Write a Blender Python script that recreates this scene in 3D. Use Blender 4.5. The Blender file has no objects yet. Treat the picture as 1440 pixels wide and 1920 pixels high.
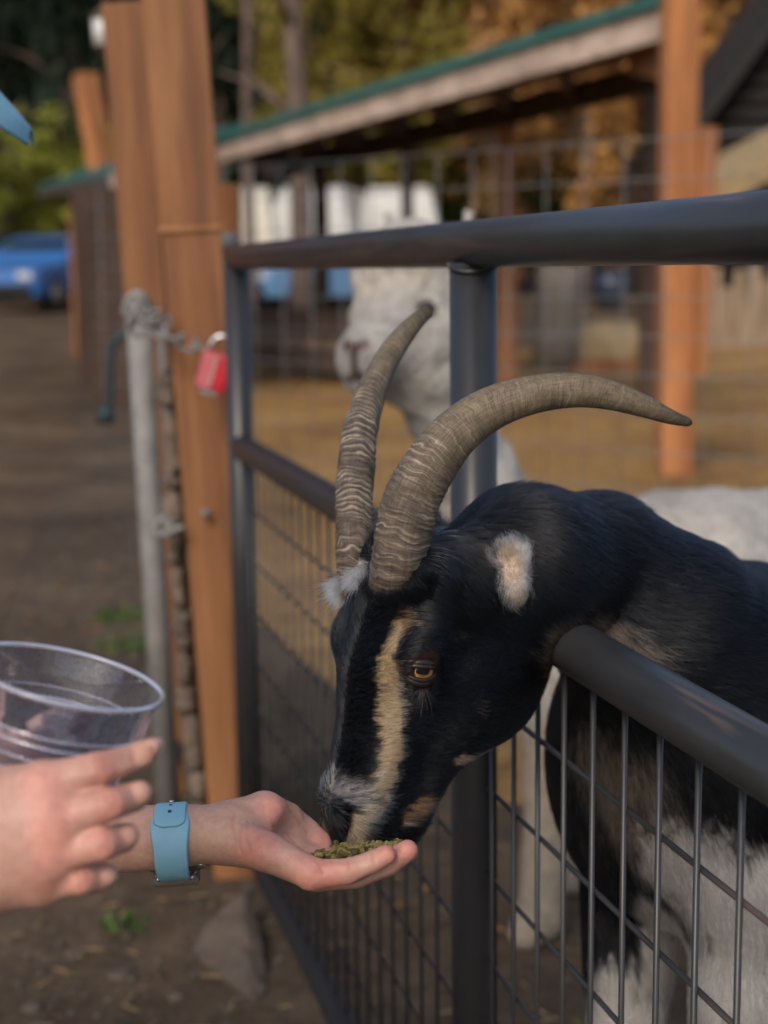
import bpy, bmesh, math, random
import numpy as np
from mathutils import Vector, Matrix
from mathutils.bvhtree import BVHTree

random.seed(7)
RNG = np.random.default_rng(11)
scene = bpy.context.scene
COL = scene.collection
R = math.radians

# ------------------------------------------------------------------ camera
CAM = np.array([0.0, 0.0, 1.30])
FPX = 2885.0                      # focal length in pixels of the 1440x1920 photograph
PITCH, ROLL = R(9.0), 0.012
FW = np.array([0, math.cos(PITCH), -math.sin(PITCH)])
_UP = np.array([0, math.sin(PITCH), math.cos(PITCH)])
_RT = np.array([1.0, 0, 0])
RT = _RT * math.cos(ROLL) - _UP * math.sin(ROLL)
UP = _UP * math.cos(ROLL) + _RT * math.sin(ROLL)
cam_data = bpy.data.cameras.new('camera')
cam = bpy.data.objects.new('camera', cam_data)
COL.objects.link(cam)
cam.matrix_world = Matrix(((RT[0], UP[0], -FW[0], CAM[0]), (RT[1], UP[1], -FW[1], CAM[1]),
                           (RT[2], UP[2], -FW[2], CAM[2]), (0, 0, 0, 1)))
cam_data.sensor_fit = 'VERTICAL'
cam_data.sensor_height = 36.0
cam_data.lens = FPX / 1920 * 36.0
cam_data.clip_start, cam_data.clip_end = 0.05, 500
cam_data.dof.use_dof = True
cam_data.dof.focus_distance = 1.235
cam_data.dof.aperture_fstop = 4.2
scene.camera = cam

# ------------------------------------------------------------------ world, sun, exposure
SUN_EL, SUN_AZ = R(38), R(-160)          # hazy sun from the left, behind the camera
sun_dir = Vector((math.cos(SUN_EL) * math.sin(SUN_AZ), math.cos(SUN_EL) * math.cos(SUN_AZ), math.sin(SUN_EL)))
world = bpy.data.worlds.new('World')
scene.world = world
world.use_nodes = True
wn = world.node_tree
bg = wn.nodes['Background']
sky = wn.nodes.new('ShaderNodeTexSky')
sky.sky_type = 'NISHITA'
sky.sun_disc = False
sky.sun_elevation = SUN_EL
sky.sun_rotation = SUN_AZ
sky.air_density = 1.0
sky.dust_density = 2.5
wn.links.new(sky.outputs[0], bg.inputs[0])
bg.inputs[1].default_value = 0.15
sun_data = bpy.data.lights.new('sun', 'SUN')
sun_data.energy = 1.25
sun_data.angle = R(18)
sun_data.color = (1.0, 0.88, 0.72)
sun = bpy.data.objects.new('sun', sun_data)
COL.objects.link(sun)
sun.rotation_euler = sun_dir.to_track_quat('Z', 'Y').to_euler()
scene.view_settings.view_transform = 'Standard'
scene.view_settings.look = 'None'
scene.view_settings.exposure = 0.22
scene.view_settings.gamma = 1.0
scene.view_settings.use_curve_mapping = False
scene.render.engine = 'CYCLES'
scene.cycles.use_denoising = True
scene.cycles.max_bounces = 8
scene.cycles.transparent_max_bounces = 12
scene.cycles_curves.shape = 'RIBBONS'

# ------------------------------------------------------------------ pixel -> place helpers
def ray(px, py):
    return FW + RT * (px - 720) / FPX - UP * (py - 960) / FPX
def P(px, py, d):
    return CAM + ray(px, py) * d
def PY(px, py, Y):
    r = ray(px, py); return CAM + r * (Y / r[1])
def PZ(px, py, Z=0.0):
    r = ray(px, py); return CAM + r * ((Z - CAM[2]) / r[2])
def px_r(w, d):
    return w * d / FPX
def gz(x, y):
    return np.maximum(0.0, (y - 12.0)) * 0.029

# ------------------------------------------------------------------ object helpers
def link(o, parent=None):
    COL.objects.link(o)
    if parent is not None: o.parent = parent
    return o
def tag(o, label=None, cat=None, group=None, kind=None):
    if label: o['label'] = label
    if cat: o['category'] = cat
    if group: o['group'] = group
    if kind: o['kind'] = kind
    return o
def thing(name, loc, label, cat, group=None, rz=0.0):
    o = bpy.data.objects.new(name, None)
    o.location = Vector([float(v) for v in loc]); o.rotation_euler = (0, 0, rz)
    o.empty_display_size = 0.05
    COL.objects.link(o)
    return tag(o, label, cat, group)
def mesh_np(name, V, F, mat, parent=None, smooth=True, cols=None, attrs=None):
    me = bpy.data.meshes.new(name)
    V = np.asarray(V, dtype=np.float32)
    if isinstance(F, np.ndarray):
        n, k = F.shape
        me.vertices.add(len(V)); me.vertices.foreach_set('co', V.ravel())
        me.loops.add(n * k); me.loops.foreach_set('vertex_index', F.astype(np.int32).ravel())
        me.polygons.add(n); me.polygons.foreach_set('loop_start', np.arange(0, n * k, k, dtype=np.int32))
        me.polygons.foreach_set('loop_total', np.full(n, k, dtype=np.int32))
        me.update(calc_edges=True)
    else:
        me.from_pydata([tuple(map(float, v)) for v in V], [], F)
    me.polygons.foreach_set('use_smooth', np.full(len(me.polygons), smooth))
    if cols is not None:
        a = me.color_attributes.new('col', 'FLOAT_COLOR', 'POINT')
        c = np.ones((len(V), 4), dtype=np.float32); c[:, :3] = cols
        a.data.foreach_set('color', c.ravel())
    for k_, v_ in (attrs or {}).items():
        a = me.attributes.new(k_, 'FLOAT_VECTOR', 'POINT')
        a.data.foreach_set('vector', np.asarray(v_, dtype=np.float32).ravel())
    me.materials.append(mat)
    me.update()
    o = bpy.data.objects.new(name, me)
    link(o, parent)
    if parent is not None:                       # vertices were given in world space
        T = np.array(parent_world(parent).inverted())
        Vl = np.c_[V, np.ones(len(V))] @ T.T
        me.vertices.foreach_set('co', Vl[:, :3].astype(np.float32).ravel())
        me.update()
    return o
def parent_world(o):
    m = Matrix.LocRotScale(o.location, o.rotation_euler, o.scale)
    p = o.parent
    while p is not None:
        m = Matrix.LocRotScale(p.location, p.rotation_euler, p.scale) @ m
        p = p.parent
    return m

class MB:
    """collects shapes (world space) for ONE mesh"""
    def __init__(s): s.v, s.f = [], []
    def add(s, V, F):
        b = len(s.v); s.v.extend([tuple(float(c) for c in v) for v in V]); s.f.extend([tuple(b + i for i in f) for f in F]); return s
    def box(s, c, size, M=None, bevel=0.0):
        hx, hy, hz = [v / 2 for v in size]
        if bevel <= 0:
            V = [(x, y, z) for x in (-hx, hx) for y in (-hy, hy) for z in (-hz, hz)]
            F = [(0, 1, 3, 2), (4, 6, 7, 5), (0, 4, 5, 1), (2, 3, 7, 6), (0, 2, 6, 4), (1, 5, 7, 3)]
        else:
            bm = bmesh.new(); bmesh.ops.create_cube(bm, size=1)
            for v in bm.verts: v.co = Vector((v.co.x * size[0], v.co.y * size[1], v.co.z * size[2]))
            bmesh.ops.bevel(bm, geom=bm.edges[:], offset=bevel, segments=2, profile=0.6, affect='EDGES')
            bm.verts.index_update()
            V = [v.co[:] for v in bm.verts]; F = [tuple(v.index for v in f.verts) for f in bm.faces]; bm.free()
        V = [Vector(v) for v in V]
        if M is not None: V = [M @ v for v in V]
        return s.add([v + Vector([float(t) for t in c]) for v in V], F)
    def bar(s, a, b, w, h, up=(0, 0, 1), bevel=0.0):
        a, b = Vector([float(t) for t in a]), Vector([float(t) for t in b]); d = b - a; L = d.length; d = d / L
        u = Vector(up); x = u.cross(d)
        if x.length < 1e-4: x = Vector((1, 0, 0)).cross(d)
        x.normalize(); y = d.cross(x)
        M = Matrix((x, y, d)).transposed()
        return s.box((a + b) / 2, (w, h, L), M, bevel)
    def tube(s, pts, rad, n=16, cap=True):
        pts = [np.asarray(p, float) for p in pts]
        if np.isscalar(rad): rad = [rad] * len(pts)
        T = []
        for i in range(len(pts)):
            t = pts[min(i + 1, len(pts) - 1)] - pts[max(i - 1, 0)]; T.append(t / (np.linalg.norm(t) + 1e-12))
        ref = np.array([0, 0, 1.0]) if abs(T[0][2]) < .9 else np.array([1.0, 0, 0])
        x = np.cross(ref, T[0]); x /= np.linalg.norm(x)
        V = []
        for i, p in enumerate(pts):
            x = x - T[i] * x.dot(T[i]); x /= np.linalg.norm(x); y = np.cross(T[i], x)
            for k in range(n):
                a = 2 * math.pi * k / n
                V.append(p + rad[i] * (x * math.cos(a) + y * math.sin(a)))
        F = []
        for i in range(len(pts) - 1):
            for k in range(n):
                F.append((i * n + k, i * n + (k + 1) % n, (i + 1) * n + (k + 1) % n, (i + 1) * n + k))
        if cap:
            F.append(tuple(reversed(range(n)))); F.append(tuple((len(pts) - 1) * n + k for k in range(n)))
        return s.add(V, F)
    def ball(s, c, r, nu=12, nv=8, M=None):
        V, F = [], []
        r = (r, r, r) if np.isscalar(r) else r
        for j in range(nv + 1):
            ph = math.pi * j / nv
            for i in range(nu):
                th = 2 * math.pi * i / nu
                v = Vector((r[0] * math.sin(ph) * math.cos(th), r[1] * math.sin(ph) * math.sin(th), r[2] * math.cos(ph)))
                if M is not None: v = M @ v
                V.append((v[0] + c[0], v[1] + c[1], v[2] + c[2]))
        for j in range(nv):
            for i in range(nu):
                F.append((j * nu + i, (j + 1) * nu + i, (j + 1) * nu + (i + 1) % nu, j * nu + (i + 1) % nu))
        return s.add(V, F)
    def build(s, name, mat, parent=None, smooth=False):
        V = np.array(s.v)
        o = mesh_np(name, V, s.f, mat, parent, smooth)
        return o
def autosmooth(o, ang=35):
    bm = bmesh.new(); bm.from_mesh(o.data)
    for e in bm.edges:
        if len(e.link_faces) == 2 and e.calc_face_angle(0) > R(ang): e.smooth = False
        e.smooth = e.smooth
    for f in bm.faces: f.smooth = True
    bm.to_mesh(o.data); bm.free()
    return o

# ------------------------------------------------------------------ materials
def newmat(name):
    m = bpy.data.materials.new(name); m.use_nodes = True
    nt = m.node_tree; return m, nt, nt.nodes['Principled BSDF']
def N(nt, t, **kw):
    n = nt.nodes.new(t)
    for k, v in kw.items(): setattr(n, k, v)
    return n
def ramp(nt, src, stops):
    r = N(nt, 'ShaderNodeValToRGB'); e = r.color_ramp.elements
    while len(e) < len(stops): e.new(0.5)
    for i, (p, c) in enumerate(stops):
        e[i].position = p; e[i].color = (c[0], c[1], c[2], 1)
    nt.links.new(src, r.inputs[0]); return r.outputs[0]
def noise(nt, scale, detail=6, rough=0.6, vec=None, stretch=None, dist=0.0):
    n = N(nt, 'ShaderNodeTexNoise'); n.inputs['Scale'].default_value = scale
    n.inputs['Detail'].default_value = detail; n.inputs['Roughness'].default_value = rough
    n.inputs['Distortion'].default_value = dist
    if vec is None:
        tc = N(nt, 'ShaderNodeTexCoord'); vec = tc.outputs['Object']
    if stretch:
        mp = N(nt, 'ShaderNodeMapping'); mp.inputs['Scale'].default_value = stretch
        nt.links.new(vec, mp.inputs[0]); vec = mp.outputs[0]
    nt.links.new(vec, n.inputs['Vector']); return n.outputs[0]
def bump(nt, b, src, strength=0.3, dist=0.01):
    n = N(nt, 'ShaderNodeBump'); n.inputs['Strength'].default_value = strength; n.inputs['Distance'].default_value = dist
    nt.links.new(src, n.inputs['Height'])
    if b.inputs['Normal'].is_linked:
        nt.links.new(b.inputs['Normal'].links[0].from_socket, n.inputs['Normal'])
    nt.links.new(n.outputs[0], b.inputs['Normal'])
def mat_noise(name, stops, scale=8, rough=0.7, stretch=None, bstr=0.3, bdist=0.005, bscale=None, metal=0.0, spec=0.5, detail=8, world=False, dist=0.0):
    m, nt, b = newmat(name)
    vec = None
    if world: vec = N(nt, 'ShaderNodeNewGeometry').outputs['Position']
    nz = noise(nt, scale, detail, 0.62, vec, stretch, dist)
    nt.links.new(ramp(nt, nz, stops), b.inputs['Base Color'])
    b.inputs['Roughness'].default_value = rough; b.inputs['Metallic'].default_value = metal
    b.inputs['Specular IOR Level'].default_value = spec
    if bstr > 0: bump(nt, b, noise(nt, bscale or scale * 3, 8, 0.65, vec, stretch), bstr, bdist)
    return m
def sc(c, k): return tuple(v * k for v in c)
def mat_flat(name, c, rough=0.6, metal=0.0, var=0.12, scale=6, bstr=0.1):
    return mat_noise(name, [(0.3, sc(c, 1 - var)), (0.7, sc(c, 1 + var))], scale, rough, metal=metal, bstr=bstr, bdist=0.002)
def mat_attr(name, rough=0.8, scale=30, amount=0.25, spec=0.3, bstr=0.2, bdist=0.001, trans=0.0):
    m, nt, b = newmat(name)
    a = N(nt, 'ShaderNodeAttribute', attribute_name='col')
    nz = ramp(nt, noise(nt, scale), [(0.3, (1 - amount,) * 3), (0.7, (1 + amount,) * 3)])
    mx = N(nt, 'ShaderNodeMix', data_type='RGBA', blend_type='MULTIPLY'); mx.inputs[0].default_value = 1
    nt.links.new(a.outputs['Color'], mx.inputs[6]); nt.links.new(nz, mx.inputs[7])
    nt.links.new(mx.outputs[2], b.inputs['Base Color'])
    b.inputs['Roughness'].default_value = rough; b.inputs['Specular IOR Level'].default_value = spec
    if bstr: bump(nt, b, noise(nt, scale * 2), bstr, bdist)
    return m
def mat_wood(name, dark, mid, light, along=2, scale=14, rough=0.75, bstr=0.35):
    """grain runs along object axis `along`"""
    m, nt, b = newmat(name)
    st = [1.0, 1.0, 1.0]; st[along] = 0.06
    nz = noise(nt, scale, 8, 0.65, None, tuple(st), 0.4)
    big = noise(nt, 2.6, 5, 0.65, None, tuple(0.35 if i == along else 1.6 for i in range(3)))
    kv = N(nt, 'ShaderNodeTexVoronoi'); kv.inputs['Scale'].default_value = 3.1; tcv = N(nt, 'ShaderNodeTexCoord'); nt.links.new(tcv.outputs['Object'], kv.inputs['Vector'])
    knot = ramp(nt, kv.outputs['Distance'], [(0.03, (0.35, 0.30, 0.26)), (0.075, (1, 1, 1))])
    c1 = ramp(nt, nz, [(0.30, dark), (0.5, mid), (0.72, light)])
    c2 = ramp(nt, big, [(0.3, (0.62, 0.58, 0.55)), (0.7, (1.22, 1.20, 1.18))])
    mx = N(nt, 'ShaderNodeMix', data_type='RGBA', blend_type='MULTIPLY'); mx.inputs[0].default_value = 1
    nt.links.new(c1, mx.inputs[6]); nt.links.new(c2, mx.inputs[7])
    mk = N(nt, 'ShaderNodeMix', data_type='RGBA', blend_type='MULTIPLY'); mk.inputs[0].default_value = 1
    nt.links.new(mx.outputs[2], mk.inputs[6]); nt.links.new(knot, mk.inputs[7])
    nt.links.new(mk.outputs[2], b.inputs['Base Color'])
    b.inputs['Roughness'].default_value = rough
    bump(nt, b, nz, bstr, 0.004)
    return m

# ------------------------------------------------------------------ signed-distance modelling
class Field:
    def __init__(s, xs, ys, zs):
        s.xs, s.ys, s.zs = [np.asarray(a, np.float32) for a in (xs, ys, zs)]
        s.D = np.full((len(s.xs), len(s.ys), len(s.zs)), 1.0, np.float32)
    def _sub(s, lo, hi):
        r = []
        for a, l, h in zip((s.xs, s.ys, s.zs), lo, hi):
            i0 = max(0, np.searchsorted(a, l) - 1); i1 = min(len(a), np.searchsorted(a, h) + 1)
            if i1 - i0 < 1: return None
            r.append(slice(i0, i1))
        return tuple(r)
    def _grid(s, sl):
        return s.xs[sl[0]][:, None, None], s.ys[sl[1]][None, :, None], s.zs[sl[2]][None, None, :]
    def apply(s, fn, lo, hi, k, op='add', m=0.02):
        k = max(k, 1e-5)
        sl = s._sub(np.asarray(lo) - k - m, np.asarray(hi) + k + m)
        if sl is None or any(x.stop <= x.start for x in sl): return s
        d = fn(*s._grid(sl)).astype(np.float32); D = s.D[sl]
        if op == 'add':
            h = np.maximum(k - np.abs(D - d), 0) / k; s.D[sl] = np.minimum(D, d) - h * h * k * 0.25
        else:
            d = -d; h = np.maximum(k - np.abs(D - d), 0) / k; s.D[sl] = np.maximum(D, d) + h * h * k * 0.25
        return s
    def cone(s, a, b, ra, rb, k=0.01, op='add', flat=None, fl=1.0, m=0.02):
        a = np.asarray(a, float); b = np.asarray(b, float); ab = b - a; L2 = float(ab @ ab) + 1e-12
        w = None
        if flat is not None:
            w = np.asarray(flat, float); w = w - ab * (w @ ab) / L2; w /= np.linalg.norm(w)
        def fn(X, Y, Z):
            x, y, z = X - a[0], Y - a[1], Z - a[2]
            t = np.clip((x * ab[0] + y * ab[1] + z * ab[2]) / L2, 0, 1)
            qx, qy, qz = x - t * ab[0], y - t * ab[1], z - t * ab[2]
            q2 = qx * qx + qy * qy + qz * qz
            if w is not None:
                c = qx * w[0] + qy * w[1] + qz * w[2]
                q2 = q2 - c * c + (c / fl) ** 2
                return (np.sqrt(np.maximum(q2, 0)) - (ra + (rb - ra) * t)) * min(1.0, fl)
            return np.sqrt(q2) - (ra + (rb - ra) * t)
        rr = max(ra, rb) * max(1.0, fl if w is not None else 1.0)
        return s.apply(fn, np.minimum(a, b) - rr, np.maximum(a, b) + rr, k, op, m)
    def ell(s, c, r, axes=None, k=0.01, op='add', m=0.02):
        c = np.asarray(c, float); r = np.asarray(r, float)
        A = np.eye(3) if axes is None else np.asarray(axes, float)
        def fn(X, Y, Z):
            x, y, z = X - c[0], Y - c[1], Z - c[2]
            q = [x * A[i][0] + y * A[i][1] + z * A[i][2] for i in range(3)]
            k0 = np.sqrt(sum((q[i] / r[i]) ** 2 for i in range(3)))
            k1 = np.sqrt(sum((q[i] / r[i] ** 2) ** 2 for i in range(3))) + 1e-6
            return k0 * (k0 - 1) / k1
        rr = r.max()
        return s.apply(fn, c - rr, c + rr, k, op, m)
    def chain(s, pts, rad, k=0.01, op='add', m=0.02):
        """one primitive: union of tapered segments, softly joined to what is already there"""
        pts = [np.asarray(p, float) for p in pts]
        def fn(X, Y, Z):
            best = None
            for i in range(len(pts) - 1):
                a = pts[i]; ab = pts[i + 1] - a; L2 = float(ab @ ab) + 1e-12
                x, y, z = X - a[0], Y - a[1], Z - a[2]
                t = np.clip((x * ab[0] + y * ab[1] + z * ab[2]) / L2, 0, 1)
                d = np.sqrt((x - t * ab[0]) ** 2 + (y - t * ab[1]) ** 2 + (z - t * ab[2]) ** 2) - (rad[i] + (rad[i + 1] - rad[i]) * t)
                if best is None: best = d
                else:
                    kk = 0.25 * min(rad[i], rad[i + 1]); h = np.maximum(kk - np.abs(best - d), 0) / kk; hd = h * h * kk * 0.25
                    best = np.minimum(best, d) - hd * 0.5
            return best
        R_ = max(rad); lo = np.min(pts, axis=0) - R_; hi = np.max(pts, axis=0) + R_
        return s.apply(fn, lo, hi, k, op, m)
    def mesh(s, smooth=1):
        D = s.D; S = D < 0
        nx, ny, nz = D.shape
        c = S[:-1, :-1, :-1].astype(np.int8)
        for dx, dy, dz in ((1,0,0),(0,1,0),(0,0,1),(1,1,0),(1,0,1),(0,1,1),(1,1,1)):
            c = c + S[dx:nx-1+dx, dy:ny-1+dy, dz:nz-1+dz]
        act = (c > 0) & (c < 8)
        I = np.argwhere(act)
        idx = np.full(act.shape, -1, np.int32); idx[act] = np.arange(len(I), dtype=np.int32)
        acc = np.zeros((len(I), 3)); cnt = np.zeros(len(I))
        ax = [s.xs, s.ys, s.zs]
        corners = [(0,0,0),(1,0,0),(0,1,0),(1,1,0),(0,0,1),(1,0,1),(0,1,1),(1,1,1)]
        for a_ in corners:
            for dim in range(3):
                if a_[dim] == 1: continue
                b_ = list(a_); b_[dim] = 1
                ia = I + np.array(a_); ib = I + np.array(b_)
                da = D[ia[:,0], ia[:,1], ia[:,2]]; db = D[ib[:,0], ib[:,1], ib[:,2]]
                cr = (da < 0) != (db < 0)
                t = np.where(cr, da / np.where(cr, da - db, 1), 0)
                pa = np.stack([ax[j][ia[:, j]] for j in range(3)], 1); pb = np.stack([ax[j][ib[:, j]] for j in range(3)], 1)
                acc += np.where(cr[:, None], pa + (pb - pa) * t[:, None], 0); cnt += cr
        V = acc / cnt[:, None]
        F = []
        for dim in range(3):
            o1, o2 = (dim + 1) % 3, (dim + 2) % 3
            sl0 = [slice(None)] * 3; sl1 = [slice(None)] * 3
            sl0[dim] = slice(0, -1); sl1[dim] = slice(1, None)
            A = S[tuple(sl0)]; B = S[tuple(sl1)]
            E = np.argwhere(A != B)
            ok = (E[:, o1] > 0) & (E[:, o2] > 0) & (E[:, o1] < D.shape[o1] - 1) & (E[:, o2] < D.shape[o2] - 1)
            E = E[ok]
            inside = A[E[:, 0], E[:, 1], E[:, 2]]
            q = []
            for (a1, a2) in ((-1, -1), (0, -1), (0, 0), (-1, 0)):
                e = E.copy(); e[:, o1] += a1; e[:, o2] += a2
                q.append(idx[e[:, 0], e[:, 1], e[:, 2]])
            q = np.stack(q, 1)
            q = np.where(inside[:, None], q, q[:, ::-1])
            F.append(q)
        F = np.concatenate(F)
        for _ in range(smooth):
            V = lap(V, F, 0.5)
        return V, F
def lap(V, F, w):
    acc = np.zeros_like(V); cnt = np.zeros(len(V))
    for i in range(4):
        j = (i + 1) % 4
        for a, b in ((i, j), (j, i)):
            for c in range(3): acc[:, c] += np.bincount(F[:, a], V[F[:, b], c], len(V))
            cnt += np.bincount(F[:, a], minlength=len(V))
    return V + w * (acc / np.maximum(cnt, 1)[:, None] - V)
def axis(*segs):
    """axis((a,b,step), ...) joined"""
    out = []
    for a, b, st in segs:
        n = max(1, int(round((b - a) / st))); out.extend(list(a + (b - a) * np.arange(n) / n))
    out.append(segs[-1][1]); return np.array(out)
def vnormals(V, F):
    n = np.cross(V[F[:, 2]] - V[F[:, 0]], V[F[:, 3]] - V[F[:, 1]])
    out = np.zeros_like(V)
    for i in range(4):
        for c in range(3): out[:, c] += np.bincount(F[:, i], n[:, c], len(V))
    return out / (np.linalg.norm(out, axis=1)[:, None] + 1e-12)
def seg_dist(p, pts, rad):
    """signed ratio: distance to polyline / radius (min over segments)"""
    best = np.full(len(p), 9.0)
    pts = [np.asarray(q, float) for q in pts]
    if len(pts) == 1: pts = pts * 2; rad = list(rad) * 2
    for i in range(len(pts) - 1):
        a, b = pts[i], pts[i + 1]; ab = b - a
        t = np.clip(((p - a) @ ab) / (ab @ ab + 1e-12), 0, 1)
        d = np.linalg.norm(p - (a + t[:, None] * ab), axis=1) / (rad[i] + (rad[i + 1] - rad[i]) * t)
        best = np.minimum(best, d)
    return best
def vnoise(p, scale, seed=0):
    """cheap smooth pseudo noise from sines, about -1..1"""
    r = np.random.default_rng(seed); out = np.zeros(len(p))
    for i in range(6):
        d = r.normal(size=3); d *= scale * (0.6 + 1.4 * r.random()) / np.linalg.norm(d)
        out += np.sin(p @ d + r.random() * 6.28)
    return out / 3.0
def make_fur(name, V, F, mat, parent, count, wfn, dirfn, lenfn, colfn, rad=0.00012, npts=5, lift=0.35, seed=1, jitter=0.18, clump=0.0022, tonevar=0.35):
    rng = np.random.default_rng(seed)
    nrm = vnormals(V, F)
    ctr = V[F].mean(1)
    area = 0.5 * np.linalg.norm(np.cross(V[F[:, 2]] - V[F[:, 0]], V[F[:, 3]] - V[F[:, 1]]), axis=1)
    w = area * wfn(ctr)
    fi = rng.choice(len(F), size=count, p=w / w.sum())
    a, b = rng.random(count)[:, None], rng.random(count)[:, None]
    q = V[F[fi]]; p = (q[:, 0] * (1 - a) + q[:, 1] * a) * (1 - b) + (q[:, 3] * (1 - a) + q[:, 2] * a) * b
    q = nrm[F[fi]]; n = (q[:, 0] * (1 - a) + q[:, 1] * a) * (1 - b) + (q[:, 3] * (1 - a) + q[:, 2] * a) * b
    n /= np.linalg.norm(n, axis=1)[:, None]
    d = dirfn(p, n); d = d + rng.normal(size=d.shape) * jitter
    d -= n * (d * n).sum(1)[:, None]; d /= np.linalg.norm(d, axis=1)[:, None] + 1e-9
    L = lenfn(p) * (0.65 + 0.7 * rng.random(count))
    lf = lift * (0.6 + 0.8 * rng.random(count))
    t = np.linspace(0, 1, npts)[None, :, None]
    Lc = L[:, None, None]; lfc = lf[:, None, None]
    pts = p[:, None, :] + d[:, None, :] * (t * Lc) + n[:, None, :] * (Lc * lfc * (t - 0.62 * t * t))
    side = np.cross(n, d); cur = rng.normal(size=count) * 0.12
    pts = pts + side[:, None, :] * (Lc * cur[:, None, None] * t * t)
    # clumping: neighbouring hairs lean together and share a tone
    cell = clump
    key = np.floor((p + 0.35 * cell * np.stack([vnoise(p, 900, 81), vnoise(p, 900, 82), vnoise(p, 900, 83)], 1) - d * 0.0) / cell).astype(np.int64)
    _, inv = np.unique(key[:, 0] * 73856093 ^ key[:, 1] * 19349663 ^ key[:, 2] * 83492791, return_inverse=True)
    inv = inv.ravel(); cn = np.bincount(inv).astype(float)
    tips = pts[:, -1, :]; tc = np.stack([np.bincount(inv, tips[:, c_]) for c_ in range(3)], 1) / cn[:, None]
    pull = (tc[inv] - tips) * (0.45 + 0.35 * rng.random(count))[:, None]
    pts = pts + pull[:, None, :] * (t ** 1.5)
    tone = np.exp(rng.normal(size=len(cn)) * tonevar)[inv] * np.exp(rng.normal(size=count) * tonevar * .6)
    T = np.array(parent_world(parent).inverted())
    pts = pts.reshape(-1, 3) @ T[:3, :3].T + T[:3, 3]
    hc = bpy.data.hair_curves.new(name)
    hc.add_curves([npts] * count)
    hc.points.foreach_set('position', pts.astype(np.float32).ravel())
    ra = hc.attributes.get('radius') or hc.attributes.new('radius', 'FLOAT', 'POINT')
    rr = rad * np.array([1.0, 1.0, 0.9, 0.65, 0.15]) if npts == 5 else rad * np.linspace(1, 0.15, npts)
    rs = (0.7 + 0.6 * rng.random(count))[:, None] * rr[None, :]
    ra.data.foreach_set('value', rs.astype(np.float32).ravel())
    c = np.ones((count, 4), np.float32); cf = colfn(p, rng)
    rep_ = np.zeros(len(cn), np.int64); rep_[inv] = np.arange(count)
    use = rng.random(count) < 0.7
    cf[use] = cf[rep_[inv]][use]
    c[:, :3] = np.clip(cf * tone[:, None], 0, .9)
    ca = hc.attributes.new('col', 'FLOAT_COLOR', 'CURVE')
    ca.data.foreach_set('color', c.ravel())
    hc.materials.append(mat)
    o = bpy.data.objects.new(name, hc)
    link(o, parent); o['kind'] = 'stuff'
    return o
def mat_hair(name, rough=0.32, radial=0.45, coat=0.0):
    m = bpy.data.materials.new(name); m.use_nodes = True; nt = m.node_tree
    nt.nodes.remove(nt.nodes['Principled BSDF'])
    h = N(nt, 'ShaderNodeBsdfHairPrincipled'); h.parametrization = 'COLOR'
    a = N(nt, 'ShaderNodeAttribute', attribute_name='col')
    nt.links.new(a.outputs['Color'], h.inputs['Color'])
    h.inputs['Roughness'].default_value = rough
    h.inputs['Radial Roughness'].default_value = radial
    h.inputs['Random Roughness'].default_value = 0.3
    h.inputs['IOR'].default_value = 1.43
    nt.links.new(h.outputs[0], nt.nodes['Material Output'].inputs[0])
    return m
def spline(pts, n):
    pts = np.asarray(pts, float); m_ = len(pts); out = []
    ext = np.vstack([2 * pts[0] - pts[1], pts, 2 * pts[-1] - pts[-2]])
    for t in np.linspace(0, m_ - 1, n):
        i = min(int(t), m_ - 2); f = t - i
        p0, p1, p2, p3 = ext[i], ext[i + 1], ext[i + 2], ext[i + 3]
        out.append(0.5 * ((2 * p1) + (-p0 + p2) * f + (2 * p0 - 5 * p1 + 4 * p2 - p3) * f * f + (-p0 + 3 * p1 - 3 * p2 + p3) * f ** 3))
    return np.array(out)
# gate layout (used here so that the neck lies on its rail)
GD = FW + RT * ((-85 - 720) / FPX) - UP * ((513 - 960) / FPX)
GD[2] = 0; GD /= np.linalg.norm(GD)
G_TOP = P(887, 457, 1.61); G_MID = P(887, 1122, 1.61)


# ================================================================== ground
m_ground = None
def mat_ground(name, a, b_, c, scale=0.9):
    m, nt, b = newmat(name)
    pos = N(nt, 'ShaderNodeNewGeometry').outputs['Position']
    n1 = noise(nt, scale, 8, 0.65, pos); n2 = noise(nt, scale * 14, 8, 0.7, pos); n3 = noise(nt, scale * 60, 6, 0.7, pos)
    c1 = ramp(nt, n1, [(0.32, a), (0.5, b_), (0.68, c)])
    c2 = ramp(nt, n2, [(0.3, (0.6, 0.6, 0.6)), (0.7, (1.45, 1.42, 1.38))])
    c3 = ramp(nt, n3, [(0.3, (0.7, 0.7, 0.7)), (0.72, (1.35, 1.33, 1.3))])
    x1 = N(nt, 'ShaderNodeMix', data_type='RGBA', blend_type='MULTIPLY'); x1.inputs[0].default_value = 1
    x2 = N(nt, 'ShaderNodeMix', data_type='RGBA', blend_type='MULTIPLY'); x2.inputs[0].default_value = 1
    nt.links.new(c1, x1.inputs[6]); nt.links.new(c2, x1.inputs[7]); nt.links.new(x1.outputs[2], x2.inputs[6]); nt.links.new(c3, x2.inputs[7])
    nt.links.new(x2.outputs[2], b.inputs['Base Color']); b.inputs['Roughness'].default_value = 0.92; b.inputs['Specular IOR Level'].default_value = 0.2
    bump(nt, b, n2, 0.8, 0.03); bump(nt, b, n3, 0.7, 0.012)
    return m
m_dirt = mat_ground('trodden_dirt', (0.058, 0.042, 0.030), (0.108, 0.077, 0.052), (0.17, 0.125, 0.084))
m_path = mat_ground('grey_path_gravel', (0.060, 0.041, 0.028), (0.115, 0.078, 0.049), (0.20, 0.135, 0.080))
m_straw = mat_ground('straw_dirt', (0.23, 0.125, 0.045), (0.34, 0.195, 0.070), (0.42, 0.26, 0.11), 0.7)
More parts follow.
